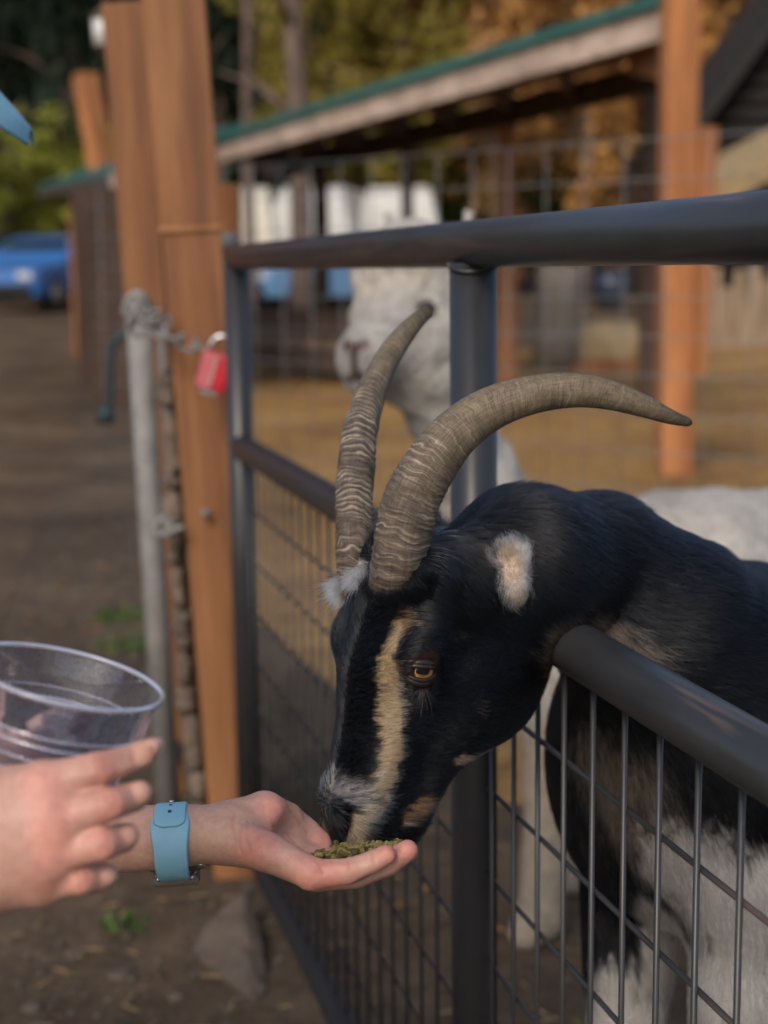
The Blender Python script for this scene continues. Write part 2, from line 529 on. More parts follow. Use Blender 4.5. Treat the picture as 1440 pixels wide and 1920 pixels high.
def sheet(name, xs, ys, z0, mat, poly=None):
    V, F = [], []
    for y in ys:
        for x in xs: V.append((x, y, float(gz(x, y)) + z0))
    n = len(xs)
    for j in range(len(ys) - 1):
        for i in range(n - 1):
            F.append((j * n + i, j * n + i + 1, (j + 1) * n + i + 1, (j + 1) * n + i))
    o = mesh_np(name, V, F, mat); o['kind'] = 'structure'; return o
sheet('ground', [-150, -40, -8, 0, 8, 40, 150], [-60, -6, 0, 12, 60, 230], 0.0, m_dirt)
def strip(name, left, right, z0, mat):
    """left/right: x at each y"""
    ys = [a[0] for a in left]; V, F = [], []
    for (y, xl), (_, xr) in zip(left, right):
        for t in np.linspace(0, 1, 5): V.append((xl + (xr - xl) * t, y, float(gz(0, y)) + z0))
    for j in range(len(ys) - 1):
        for i in range(4): F.append((j * 5 + i, j * 5 + i + 1, (j + 1) * 5 + i + 1, (j + 1) * 5 + i))
    o = mesh_np(name, V, F, mat); o['kind'] = 'structure'; return o
strip('path', [(-6, -3.0), (3, -3.2), (12, -6.5), (45, -22)], [(-6, -0.6), (3, -1.05), (12, -2.4), (45, -9)], 0.004, m_path)
strip('pen_ground', [(3.6, 0.2), (6, -0.60), (12, -1.25), (20, -2.6)], [(3.6, 9), (6, 12), (12, 15), (20, 18)], 0.004, m_straw)

# small loose stones, straw bits and fallen leaves
def scatter(name, n, region, shape, mat, colfn, seed):
    rng = np.random.default_rng(seed); V, F, C = [], [], []
    for i in range(n):
        x, y = region(rng); v, f = shape(rng); b0 = len(V)
        a = rng.random() * 6.28; ca, sa = math.cos(a), math.sin(a); z = float(gz(x, y)) + 0.006
        for p in v: V.append((x + p[0] * ca - p[1] * sa, y + p[0] * sa + p[1] * ca, z + p[2]))
        F.extend([tuple(b0 + k for k in q) for q in f]); C.extend([colfn(rng)] * len(v))
    o = mesh_np(name, V, F, mat, None, False, np.array(C)); o['kind'] = 'stuff'; return o
def stone_shape(rng):
    s = 0.003 + 0.006 * rng.random() ** 3; bx = MB().ball((0, 0, s * .25), (s, s * (.6 + .4 * rng.random()), s * .55), 6, 4)
    return [tuple(c * (0.85 + .3 * rng.random()) for c in v) for v in bx.v], bx.f
def straw_shape(rng):
    L = 0.008 + 0.028 * rng.random(); w = 0.0012 + .002 * rng.random(); h = 0.004 * rng.random()
    return [(-L, -w, 0), (L, -w, h), (L, w, h), (-L, w, 0), (0, 0, 0.004)], [(0, 1, 4), (1, 2, 4), (2, 3, 4), (3, 0, 4)]
def leaf_shape(rng):
    L = 0.02 + 0.03 * rng.random(); w = L * .45; h = 0.01 * rng.random()
    return [(-L, 0, 0), (0, -w, h), (L, 0, 0.3 * h), (0, w, h * .8)], [(0, 1, 2), (0, 2, 3)]
m_bits = mat_attr('ground_bits', 0.9, 60, 0.2)
near = lambda rng: (-2.2 + 5.2 * rng.random(), 2.0 + 7.5 * rng.random() ** 1.3)
def stc(rng): g = 0.06 + 0.07 * rng.random(); return (g * 1.05, g * .95, g * .85)
scatter('pebbles', 9000, near, stone_shape, m_bits, stc, 1)
scatter('straw_bits', 4200, lambda r: (-1.5 + 6 * r.random(), 2.4 + 9 * r.random()), straw_shape, m_bits, lambda r: tuple(np.array([0.24, .17, .09]) * (.6 + .6 * r.random())), 2)
scatter('fallen_leaves', 1100, lambda r: (-4 + 9 * r.random(), 2.2 + 12 * r.random()), leaf_shape, m_bits, lambda r: tuple(np.array([0.26, .13, .05]) * (.5 + .8 * r.random())), 3)

# ================================================================== woods and metals
m_cedar = mat_wood('stained_cedar', (0.13, 0.052, 0.021), (0.25, 0.105, 0.040), (0.36, 0.170, 0.070))
m_cedar2 = mat_wood('stained_cedar_orange', (0.22, 0.085, 0.028), (0.40, 0.155, 0.050), (0.48, 0.21, 0.080))
m_darkwood = mat_wood('dark_brown_timber', (0.035, 0.022, 0.016), (0.065, 0.038, 0.026), (0.10, 0.06, 0.04))  # plain dark brown timber for beams, back posts and trough
m_fascia = mat_wood('weathered_fascia', (0.38, 0.28, 0.22), (0.50, 0.39, 0.32), (0.60, 0.48, 0.41), 0)
m_greenmetal = mat_noise('green_roof_metal', [(0.3, (0.018, 0.085, 0.070)), (0.7, (0.03, 0.13, 0.105))], 3, 0.45, bstr=0.1)
m_barkm = mat_noise('conifer_bark', [(0.3, (0.06, 0.042, 0.034)), (0.5, (0.13, 0.09, 0.07)), (0.72, (0.22, 0.16, 0.125))], 9, 0.9, (1, 1, 0.25), 0.8, 0.03, 20)
m_log = mat_noise('pale_split_wood', [(0.3, (0.16, 0.11, 0.07)), (0.5, (0.28, 0.20, 0.13)), (0.72, (0.38, 0.29, 0.20))], 12, 0.85, (1, 1, 0.1), 0.6, 0.01, 20)
m_galv = mat_noise('galvanised_steel', [(0.3, (0.17, 0.165, 0.16)), (0.7, (0.28, 0.27, 0.26))], 18, 0.7, metal=0.15, bstr=0.1)
m_wire = mat_noise('galvanised_wire', [(0.3, (0.15, 0.155, 0.16)), (0.7, (0.24, 0.24, 0.24))], 25, 0.5, metal=0.3, bstr=0)
def mat_paint():
    m, nt, b = newmat('charcoal_powder_coat')
    nz = noise(nt, 5, 8, 0.7); worn = noise(nt, 24, 4, 0.6, None, (1, 1, 0.07), 0.3); fine = noise(nt, 160, 6, 0.7)
    c1 = ramp(nt, nz, [(0.3, (0.024, 0.025, 0.028)), (0.7, (0.036, 0.037, 0.041))])
    mask = ramp(nt, worn, [(0.56, (0, 0, 0)), (0.66, (0.9, 0.9, 0.9))])
    mx = N(nt, 'ShaderNodeMix', data_type='RGBA'); nt.links.new(mask, mx.inputs[0]); nt.links.new(c1, mx.inputs[6]); mx.inputs[7].default_value = (0.115, 0.082, 0.066, 1)
    fm = ramp(nt, fine, [(0.70, (0, 0, 0)), (0.78, (1, 1, 1))])
    m2 = N(nt, 'ShaderNodeMix', data_type='RGBA'); nt.links.new(fm, m2.inputs[0]); nt.links.new(mx.outputs[2], m2.inputs[6]); m2.inputs[7].default_value = (0.085, 0.080, 0.075, 1)
    nt.links.new(m2.outputs[2], b.inputs['Base Color'])
    rr = ramp(nt, nz, [(0.3, (0.30,) * 3), (0.7, (0.42,) * 3)]); nt.links.new(rr, b.inputs['Roughness'])
    b.inputs['Specular IOR Level'].default_value = 0.5
    bump(nt, b, noise(nt, 45, 5), 0.10, 0.002); bump(nt, b, fine, 0.12, 0.0006)
    return m
m_paint = mat_paint()

# ================================================================== gate
gate_o = G_TOP.copy(); gate_o[2] = 0
def GP(t, z): p = G_TOP + GD * t; return np.array([p[0], p[1], z])
ZT, ZM, ZB = float(G_TOP[2]), float(G_MID[2]), 0.14
D2T = lambda D: (D - 1.61) / float(GD @ FW)
T_L = D2T(1565.0 / (442 + 85)); T_R = T_L - 3.66
gate = thing('metal_gate', GP(T_L, 0), 'charcoal steel livestock gate with round rails and welded wire below, between visitor and goat', 'gate')
RG = 0.0245
def pipe(name, a, b, r, n=28, parent=gate, mat=m_paint, seg=1, wob=0.0):
    """a tube whose own z axis runs along it, so grain and wear follow the length"""
    a, b = np.asarray(a, float), np.asarray(b, float); L = np.linalg.norm(b - a); d = Vector((b - a) / L)
    mb = MB().tube([(0, 0, L * i / seg) for i in range(seg + 1)], r, n)
    me = bpy.data.meshes.new(name); me.from_pydata(mb.v, [], mb.f); me.materials.append(mat)
    for p in me.polygons: p.use_smooth = len(p.vertices) == 4
    o = bpy.data.objects.new(name, me); link(o, parent)
    M = Matrix.Translation(Vector(a)) @ d.to_track_quat('Z', 'Y').to_matrix().to_4x4()
    o.matrix_local = (parent_world(parent).inverted() @ M) if parent else M
    return o
pipe('top_rail', GP(T_L - RG, ZT), GP(T_R, ZT), RG, 40)
pipe('middle_rail', GP(T_L - RG * 1.02, ZM), GP(T_R + RG, ZM), RG, 40)
pipe('bottom_rail', GP(T_L - RG * 1.02, ZB), GP(T_R + RG, ZB), RG, 28)
for t in (T_L, T_R):
    pipe('end_post', GP(t, 0.10), GP(t, ZT + RG * 0.2 if t == T_L else ZT), RG * 1.02, 32)
pipe('centre_post', GP(0, ZB + RG * .9), GP(0, ZT - RG * 0.8), RG * 1.02, 40)
# weld beads
for t, z in ((0, ZT - RG * 1.02), (0, ZM)):
    ring = [GP(t, z) + np.array([math.cos(a) * RG * 1.06, math.sin(a) * RG * 1.06, 0.004 * math.cos(2 * a + 0.5) - (0.0 if z < ZT - 0.03 else 0)]) for a in np.linspace(0, 6.283, 25)]
    MB().tube(ring, 0.0026, 8, False).build('weld_bead', m_paint, gate, True)
# welded wire: verticals every 67 mm, horizontals every 100 mm
WR = 0.0027
t = T_L - 0.0675; first = None; side = np.array([-GD[1], GD[0], 0])
vw = None
def copy_obj(src, parent=None, offset=None):
    c = src.copy(); COL.objects.link(c)
    if parent is not None: c.parent = parent
    if offset is not None: c.location = c.location + Vector([float(v) for v in offset])
    return c
t0 = t
while t > T_R + 0.03:
    if vw is None: vw = pipe('vertical_wire', GP(t, ZB), GP(t, ZM - RG * .9), WR, 10)
    elif abs(t) > 0.03: copy_obj(vw, None, GP(t, 0) - GP(t0, 0))
    t -= 0.0675
zz = ZM - 0.117
hw = None; z0_ = zz
while zz > ZB + 0.04:
    if hw is None: hw = pipe('horizontal_wire', GP(T_L - 0.02, zz) + side * 2 * WR * -0.9, GP(T_R + 0.02, zz) + side * 2 * WR * -0.9, WR, 10)
    else: copy_obj(hw, None, (0, 0, zz - z0_))
    zz -= 0.1

# ================================================================== near wooden posts, pipe, chain, padlock
def timber(name, a, b, w, h, mat, parent, yaw=0.0, bevel=0.006):
    a, b = np.asarray(a, float), np.asarray(b, float); L = np.linalg.norm(b - a); d = Vector((b - a) / L)
    bm = bmesh.new(); bmesh.ops.create_cube(bm, size=1)
    for v in bm.verts: v.co = Vector((v.co.x * w, v.co.y * h, (v.co.z + .5) * L))
    bmesh.ops.bevel(bm, geom=bm.edges[:], offset=bevel, segments=2, profile=0.6, affect='EDGES')
    me = bpy.data.meshes.new(name); bm.to_mesh(me); bm.free(); me.materials.append(mat)
    o = bpy.data.objects.new(name, me); link(o, parent)
    M = Matrix.Translation(Vector(a)) @ d.to_track_quat('Z', 'Y').to_matrix().to_4x4() @ Matrix.Rotation(yaw, 4, 'Z')
    o.matrix_local = (parent_world(parent).inverted() @ M) if parent else M
    return o
YP = 3.22
pb, pt = PY(456, 1670, YP), PY(318, -90, YP)
pb = pb + (pb - pt) / np.linalg.norm(pb - pt) * (pb[2] / 1.0) if pb[2] > 0 else pb
pj = pb + (pt - pb) * ((PY(350, 428, YP)[2] - pb[2]) / (pt[2] - pb[2]))
post = thing('wooden_post', (pb[0], pb[1], 0), 'thick leaning square cedar post beside the end of the metal gate', 'post', 'stained posts beside the path')
timber('lower_timber', pb, pj, 0.110, 0.12, m_cedar, post, 0.12)
timber('upper_timber', pj + (pt - pj) * 0.004, pt, 0.116, 0.124, m_cedar, post, 0.12)
timber('joint_strip', pj - (pj - pb) * 0.006 + np.array([-0.002, -.004, 0]), pj + np.array([-0.002, -.004, 0.004]), 0.1165, 0.1245, mat_wood('light_cedar', (0.26, .12, .05), (0.36, .17, .07), (0.42, .22, .10)), post, 0.12, 0.003)
MB().ball(PY(385, 962, YP - 0.08), 0.010, 12, 8).build('bolt_head', m_galv, post, True)
YQ = 3.75
qb, qt = PY(352, 1560, YQ), PY(236, -60 + 68, YQ)
qb[2] = 0
post2 = thing('wooden_post', qb, 'thinner cedar post just behind and left of the thick leaning post', 'post', 'stained posts beside the path')
timber('shaft', qb, qt, 0.078, 0.10, m_cedar, post2, -0.1)
# galvanised gate pipe with rough bark slab beside it
YG = 3.3
ga, gb = PY(322, 1640, YG), PY(258, 570, YG); ga[2] = 0.03
gp = thing('pipe_gate', ga, 'grey galvanised pipe gate end with chain-link, standing left of the cedar posts', 'gate')
pipe('end_pipe', ga, gb, 0.0265, 20, gp, m_galv)
pipe('thin_pipe', ga + [0.048, 0.03, 0], gb + [0.040, 0.03, -0.03], 0.010, 14, gp, m_galv)
MB().ball(gb + [0, 0, 0.005], 0.026, 16, 10).build('pipe_cap', m_galv, gp, True)
for py_ in (772, 878, 1120, 1400):
    c = PY(262 + (py_ - 570) * 0.0598 - 14, py_, YG - .01)
    MB().ball(c, (0.014, 0.014, 0.012), 10, 8).build('tie_knob', m_galv, gp, True)
# gate panel receding along the path, seen nearly edge on
back = np.array([-0.10, 1.0, 0.0]); back /= np.linalg.norm(back)
pan0 = ga + [0, 0, 0.05]; hgt = gb[2] - 0.10
for i in range(2):
    zc = pan0[2] + (hgt if i else 0.05)
    pipe('frame_pipe', np.array([ga[0] + (gb[0] - ga[0]) * (zc / gb[2]), ga[1], zc]) + back * .02, np.array([ga[0] + (gb[0] - ga[0]) * (zc / gb[2]), ga[1], zc]) + back * 0.5, 0.016, 12, gp, m_galv)
# rough bark slab
rng = np.random.default_rng(5)
m_slabw = mat_noise('weathered_bark', [(0.3, (.055, .042, .034)), (0.5, (.15, .115, .09)), (0.72, (.26, .205, .165))], 26, .95, bstr=.9, bdist=.006, bscale=60)
sa, sb = PY(376, 1640, YP + .02), PY(306, 690, YP + .02); sa[2] = 0
slab = thing('rough_slab', sa, 'narrow rough bark-edged slab squeezed between grey pipe and thick post', 'slab')
z_ = 0.0; k_ = 0
while z_ < 0.96:
    h_ = 0.025 + 0.11 * rng.random() ** 1.5; z2 = min(1.0, z_ + h_)
    a_ = sa + (sb - sa) * z_; b_ = sa + (sb - sa) * (z2 - 0.004)
    w_ = 0.022 + 0.026 * rng.random(); bx = MB().ball((0, 0, 0), 1, 9, 7)
    L_ = np.linalg.norm(b_ - a_) / 2; c_ = (a_ + b_) / 2 + np.array([rng.normal() * .0055, rng.normal() * .004, 0])
    V_ = []
    for v in bx.v:
        vv = np.sign(v) * np.abs(v) ** 0.6; q = c_ + np.array([vv[0] * w_ / 2 + (sb - sa)[0] * vv[2] * (z2 - z_) / 2, vv[1] * 0.02, vv[2] * L_]); V_.append(q + rng.normal(size=3) * 0.0032)
    mesh_np('bark_piece', V_, bx.f, m_slabw, slab, True); z_ = z2; k_ += 1
timber('backing_board', sa + [0.012, .03, 0], sb + [0.012, .03, 0], 0.035, 0.02, m_darkwood, slab, 0, 0.002)
# hook latch
hk = [PY(x, y, YP - 0.10) for x, y in ((312, 968), (300, 975), (292, 985), (294, 998), (308, 1002), (326, 994), (344, 988))]
hook = thing('hook_latch', hk[0], 'small curved galvanised hook latch on the grey pipe', 'latch')
MB().tube(spline(hk, 30), 0.0065, 12).build('hook', m_galv, hook, True)
MB().ball(PY(318, 985, YP - .02), (0.016, .02, .016), 12, 8).build('eye_plate', m_galv, hook, True)
# chain
def torus_link(c, d, up, L, W, r, mat, parent, name='link'):
    d = np.asarray(d) / np.linalg.norm(d); u = np.asarray(up, float); u -= d * (u @ d); u /= np.linalg.norm(u)
    pts = []
    for a in np.linspace(0, 2 * math.pi, 25):
        x = math.cos(a) * W / 2; y = math.sin(a) * W / 2 + (L / 2 - W / 2) * (1 if math.sin(a) >= 0 else -1)
        pts.append(c + u * x + d * y)
    return MB().tube(pts, r, 8, False).build(name, mat, parent, True)
ch_pts = spline([PY(243, 562, YP - .13), PY(262, 590, YP - .14), PY(300, 620, YP - .15), PY(345, 642, YP - .15), PY(392, 655, YP - .14)], 60)
seg = np.r_[0, np.cumsum(np.linalg.norm(np.diff(ch_pts, axis=0), axis=1))]
chain = thing('chain', ch_pts[0], 'steel link chain slung from the grey pipe to the red padlock', 'chain')
nl = int(seg[-1] / 0.029); 
for i in range(nl):
    s_ = (i + .5) / nl * seg[-1]; j = min(np.searchsorted(seg, s_), 58); c_ = ch_pts[j]; d_ = ch_pts[min(j + 1, 59)] - ch_pts[j - 1]
    torus_link(c_, d_, (0, 1, 0.15) if i % 2 else (0.3, 0.1, 1), 0.044, 0.026, 0.0044, m_galv, chain)
# the doubled-over end of the chain on the pipe
for i, (x, y) in enumerate(((246, 575), (252, 595), (262, 612), (285, 600), (300, 598))):
    torus_link(PY(x, y, YP - .15 + .01 * i), (0.3, 0.1, 1 - .3 * i), (0.2, 1, 0) if i % 2 else (1, .2, .2), 0.042, 0.026, 0.0044, m_galv, chain)
# padlock
m_red = mat_noise('red_lock_paint', [(0.3, (0.42, 0.010, 0.020)), (0.7, (0.55, 0.018, 0.035))], 20, 0.32, bstr=0.05)
m_pinkred = mat_noise('faded_red_sticker', [(0.3, (0.42, 0.08, 0.10)), (0.7, (0.55, 0.14, 0.16))], 60, 0.5, bstr=0.05)
m_chrome = mat_noise('polished_steel', [(0.3, (0.5, 0.5, 0.5)), (0.7, (0.65, 0.65, 0.64))], 20, 0.25, metal=0.9, bstr=0)
YL = YP - 0.17
lc = PY(402, 697, YL); ax_ = PY(415, 655, YL) - PY(392, 738, YL); ax_ /= np.linalg.norm(ax_)
lock = thing('padlock', lc, 'red padlock with steel shackle hanging at the gate end post', 'padlock')
rt_ = np.cross([0, 1, 0], ax_); rt_ = -rt_ / np.linalg.norm(rt_); rt_ = rt_ * (1 if rt_[0] > 0 else -1)
fwv = np.cross(ax_, rt_)
fwv = fwv * (1 if fwv[1] < 0 else -1)
ML = Matrix((Vector(rt_), Vector(fwv), Vector(ax_))).transposed()
MB().box(lc, (0.062, 0.030, 0.076), ML, 0.008).build('lock_body', m_red, lock, False)
MB().box(lc + fwv * 0.0155 - rt_ * 0.015, (0.026, 0.002, 0.068), ML, 0.0008).build('face_plate', m_pinkred, lock, False)
MB().box(lc + fwv * 0.0165 - rt_ * 0.0005, (0.004, 0.002, 0.066), ML, 0.0005).build('edge_rib', m_chrome, lock, False)
MB().box(lc - ax_ * 0.041, (0.036, 0.022, 0.012), ML, 0.003).build('keyway_cap', m_galv, lock, False)
MB().tube([lc - ax_ * .0465, lc - ax_ * .048], 0.006, 12).build('keyhole', m_darkwood, lock, False)
sp_ = [lc + rt_ * 0.020 * math.cos(a) + ax_ * (0.050 + 0.022 * math.sin(a)) for a in np.linspace(0, math.pi, 16)]
sp_ = [lc + ax_ * .033 + rt_ * 0.020] + sp_ + [lc + ax_ * .033 - rt_ * 0.020]
MB().tube(sp_, 0.0054, 12).build('shackle', m_chrome, lock, True)
# hinge bracket at the top of the gate end post and short post behind
YS = 3.6
s0 = PY(424, 470, YS); s1 = PY(424, 345, YS); s0[2] = 0
st = thing('short_post', s0, 'short reddish cedar post showing above the far end of the top rail', 'post')
timber('shaft', s0, s1, 0.045, 0.06, m_cedar2, st, 0.05, 0.004)
MB().tube([PY(424, 470, YS - .05), PY(424, 436, YS - .05)], 0.028, 16).build('sleeve', m_galv, st, True)
# foot stone and plank at the base of the posts
def rock(name, c, r, seed, mat, parent=None, fl=1.0):
    g = np.random.default_rng(seed); bx = MB().ball((0, 0, 0), 1, 14, 10); V_ = np.array(bx.v)
    V_ = V_ * (1 + 0.14 * vnoise(V_, 2.5, seed)[:, None] + 0.05 * vnoise(V_, 7, seed + 1)[:, None]); V_ = np.sign(V_) * np.abs(V_) ** 0.8
    return mesh_np(name, V_ * np.asarray(r) + np.asarray(c), bx.f, mat, parent, True)
m_rock = mat_noise('grey_brown_stone', [(0.3, (0.070, 0.052, 0.040)), (0.7, (0.115, 0.088, 0.068))], 14, 0.9, bstr=0.6, bdist=0.01)
b1 = PZ(352, 1795, 0.0); b2 = PZ(470, 1880, 0.0)
tip = PY(455, 1672, b1[1] + .06)
slabst = []
q0, q1, q2, q3 = PZ(352, 1790), PZ(480, 1890), PY(452, 1668, b1[1] + 0.10), PY(380, 1735, b1[1] + .06)
nrm = np.array([-0.2, -0.9, 0.3]); 
wv = [q0, q1, q2, q3]; bk = [p + np.array([0.02, 0.07, -0.01]) for p in wv]
tg = mesh_np('footing_stone', wv + bk, [(0, 1, 2, 3), (7, 6, 5, 4), (0, 4, 5, 1), (1, 5, 6, 2), (2, 6, 7, 3), (3, 7, 4, 0)], m_rock, None, False)
tag(tg, 'angular grey-brown slab of stone leaning at the foot of the cedar post', 'stone')
md = tg.modifiers.new('bevel', 'BEVEL'); md.width = 0.012; md.segments = 3
md = tg.modifiers.new('subdivide', 'SUBSURF'); md.subdivision_type = 'SIMPLE'; md.levels = 4; md.render_levels = 4
_tx = bpy.data.textures.new('stone_relief', 'CLOUDS'); _tx.noise_scale = 0.05
md = tg.modifiers.new('relief', 'DISPLACE'); md.texture = _tx; md.strength = 0.022; md.texture_coords = 'GLOBAL'
for i, (x, y, r, lab) in enumerate(((330, 1868, .022, 'small pale stone at the bottom edge beside the path'), (225, 1830, .03, 'rounded brown stone on the dirt left of the leaning slab'), (60, 1890, .028, 'grey stone near the bottom left corner'), (140, 1790, .025, 'flat brown stone below the cup hand'))):
    c = PZ(x, y, r * .1); tag(rock('stone', c, (r * .7, r * .6, r * .28), 40 + i, m_rock), lab, 'stone', 'loose stones on the dirt')
# grass tufts
m_grass = mat_attr('grass', 0.8, 40, .2)
def grass(name, px, py, n, h, r, seed, lab):
    c = PZ(px, py); g = np.random.default_rng(seed); V_, F_, C_ = [], [], []
    for i in range(n):
        a = g.random() * 6.28; q = r * math.sqrt(g.random()); x, y = c[0] + q * math.cos(a), c[1] + q * math.sin(a)
        hh = h * (.5 + .7 * g.random()); l = g.normal(size=2) * hh * .5; w = .004; t_ = g.random() * 3.14; b0 = len(V_)
        dx, dy = w * math.cos(t_), w * math.sin(t_)
        V_ += [(x - dx, y - dy, 0), (x + dx, y + dy, 0), (x + l[0] * .4 + dx * .7, y + l[1] * .4 + dy * .7, hh * .6), (x + l[0] * .4 - dx * .7, y + l[1] * .4 - dy * .7, hh * .6), (x + l[0], y + l[1], hh)]
        F_ += [(b0, b0 + 1, b0 + 2, b0 + 3), (b0 + 3, b0 + 2, b0 + 4)]; cc = np.array([.06, .12, .025]) * (.6 + .8 * g.random()); C_ += [cc] * 5
    o = mesh_np(name, V_, F_, m_grass, None, False, np.array(C_)); tag(o, lab, 'grass', None, 'stuff')
grass('grass_tuft', 222, 1160, 90, .05, .10, 3, 'green grass tuft on the dirt left of the grey pipe')
grass('grass_tuft', 235, 1215, 60, .05, .10, 4, 'small sparse green tuft below the larger one')
grass('grass_tuft', 235, 1740, 40, .03, .05, 5, 'tiny green weed under the wrist with the watch')
# teal hose hanging behind the grey pipe
ty = 4.4
m_teal = mat_flat('dull_teal_rubber', (0.012, 0.030, 0.035), 0.5)
tp = thing('garden_hose', PY(212, 640, ty), 'dark teal hose end hanging behind the top of the grey pipe', 'hose')
MB().tube(spline([PY(250, 628, ty), PY(222, 632, ty), PY(208, 655, ty), PY(206, 700, ty), PY(206, 750, ty), PY(199, 768, ty)], 24), 0.012, 12).build('hose_pipe', m_teal, tp, True)
MB().tube([PY(199, 764, ty), PY(197, 792, ty)], [.020, .026], 16).build('nozzle', m_teal, tp, True)

# ================================================================== wire fence in front of the shelter
fA, fB = P(1332, 262, 6.3), P(395, 312, 8.1)
fd = fB - fA; fd[2] = 0; FL = np.linalg.norm(fd); fd /= FL
fz = (fA[2] + fB[2]) / 2
A0 = np.array([fA[0], fA[1], 0]) - fd * 1.6; FL2 = FL + 2.6
fence = thing('wire_fence', A0, 'tall galvanised livestock wire fence panel behind the white alpaca', 'fence')
def fpt(t, z): q = A0 + fd * t; return np.array([q[0], q[1], z])
v0 = None; t = 0.0
while t < FL2:
    if v0 is None: v0 = pipe('vertical_wire', fpt(0, 0.02), fpt(0, fz), 0.0027, 8, fence, m_wire)
    else: copy_obj(v0, None, fpt(t, 0) - fpt(0, 0))
    t += 0.2
h0 = None; z = fz
while z > 0.05:
    if h0 is None: h0 = pipe('horizontal_wire', fpt(0, fz) + [0, -.008, 0], fpt(FL2, fz) + [0, -.008, 0], 0.0027, 8, fence, m_wire); z0_ = z
    else: copy_obj(h0, None, (0, 0, z - z0_))
    z -= 0.165

# ================================================================== shelter with green roof
rA, rB = P(1243, 45, 9.6), P(370, 300, 16.6)
rv = np.array([0.56, 3.1, 0.14])
ed = rB - rA; el = np.linalg.norm(ed); edn = ed / el
shelter = thing('shelter', [rA[0], rA[1], 0], 'open shelter with sloping green metal roof edge and pale fascia, behind the wire fence', 'shelter')
def obox(name, a, b, w, h, mat, parent, up=(0, 0, 1)):
    mb = MB(); mb.bar(a, b, w, h, up, 0.004)
    return mb.build(name, mat, parent, False)
obox('fascia_board', rA + [0, 0, -0.0], rB + [0, 0, -0.0], 0.05, 0.19, m_fascia, shelter)
obox('roof_edge_trim', rA + [-.02, -.03, 0.135], rB + [-.02, -.03, 0.135], 0.09, 0.075, m_greenmetal, shelter)
up0 = np.array([0, 0, 0.11])
quad = [rA + up0, rB + up0, rB + up0 + rv, rA + up0 + rv]
mesh_np('roof_panel', quad + [q + [0, 0, .03] for q in quad], [(0, 1, 2, 3), (7, 6, 5, 4), (0, 4, 5, 1), (1, 5, 6, 2), (2, 6, 7, 3), (3, 7, 4, 0)], m_greenmetal, shelter, False)
quad2 = [q + [0, 0, -.012] for q in quad]
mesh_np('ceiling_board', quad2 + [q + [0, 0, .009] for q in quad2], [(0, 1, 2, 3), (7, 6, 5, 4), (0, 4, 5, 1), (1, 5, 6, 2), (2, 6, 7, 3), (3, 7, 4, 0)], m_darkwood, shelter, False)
for i in range(8):
    q = rA + ed * (i + .3) / 8.0
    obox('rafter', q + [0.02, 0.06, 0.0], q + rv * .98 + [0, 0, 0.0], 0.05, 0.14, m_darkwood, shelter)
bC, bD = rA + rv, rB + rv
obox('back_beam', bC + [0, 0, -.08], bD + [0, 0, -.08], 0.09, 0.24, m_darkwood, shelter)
def on_line(px, a, b):
    lo, hi = 0.0, 1.0
    f = lambda t: ((a + (b - a) * t - CAM) @ RT) / ((a + (b - a) * t - CAM) @ FW) * FPX + 720 - px
    s0_ = f(0) > 0
    for _ in range(40):
        mid = (lo + hi) / 2
        if (f(mid) > 0) == s0_: lo = mid
        else: hi = mid
    return a + (b - a) * lo
for px in (1226, 950, 762, 600):
    q = on_line(px, bC, bD)
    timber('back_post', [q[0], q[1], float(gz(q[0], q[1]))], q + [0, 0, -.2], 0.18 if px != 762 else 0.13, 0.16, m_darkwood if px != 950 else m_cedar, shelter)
fp = PZ(1262, 888)
fpost = thing('wooden_post', fp, 'tall thick orange cedar post at the right end of the green roof', 'post')
top_ = PY(1277, -120, fp[1])
timber('shaft', fp, top_, 0.215, 0.20, m_cedar2, fpost, 0.03, 0.01)
timber('side_plank', fp + [0.125, 0.0, 0.62], [fp[0] + .165, fp[1], PY(1310, 238, fp[1])[2]], 0.045, 0.15, m_cedar2, fpost, 0, 0.004)
obox('bracket_beam', P(1262, 120, 9.8), P(1190, 105, 10.5), 0.10, 0.22, m_cedar, shelter)

# ================================================================== barn at the right
barn = thing('barn', PZ(1500, 650), 'dark log barn with steep roof at the right edge', 'barn')
DB = 24.0
m_barn = mat_wood('dark_brown_barn_timber', (.006, .005, .005), (.012, .010, .009), (.020, .016, .013), 2)  # very dark brown throughout, logs and roof alike
def bp(px, py, d=DB): return P(px, py, d)
bx0, bx1 = bp(1318, 500)[0], bp(1318, 500)[0] + 7.0
by = bp(1318, 500)[1]
z = float(gz(0, by)) - .05; i = 0
lg = None
while z < 6.0:
    xl = bx0 if z < 3.6 else bx0 + (z - 3.6) * 0.72
    if lg is None:
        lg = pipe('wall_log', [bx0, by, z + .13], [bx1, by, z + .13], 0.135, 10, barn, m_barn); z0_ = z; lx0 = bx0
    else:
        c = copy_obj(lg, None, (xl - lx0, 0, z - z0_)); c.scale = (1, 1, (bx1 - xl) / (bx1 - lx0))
    z += 0.26
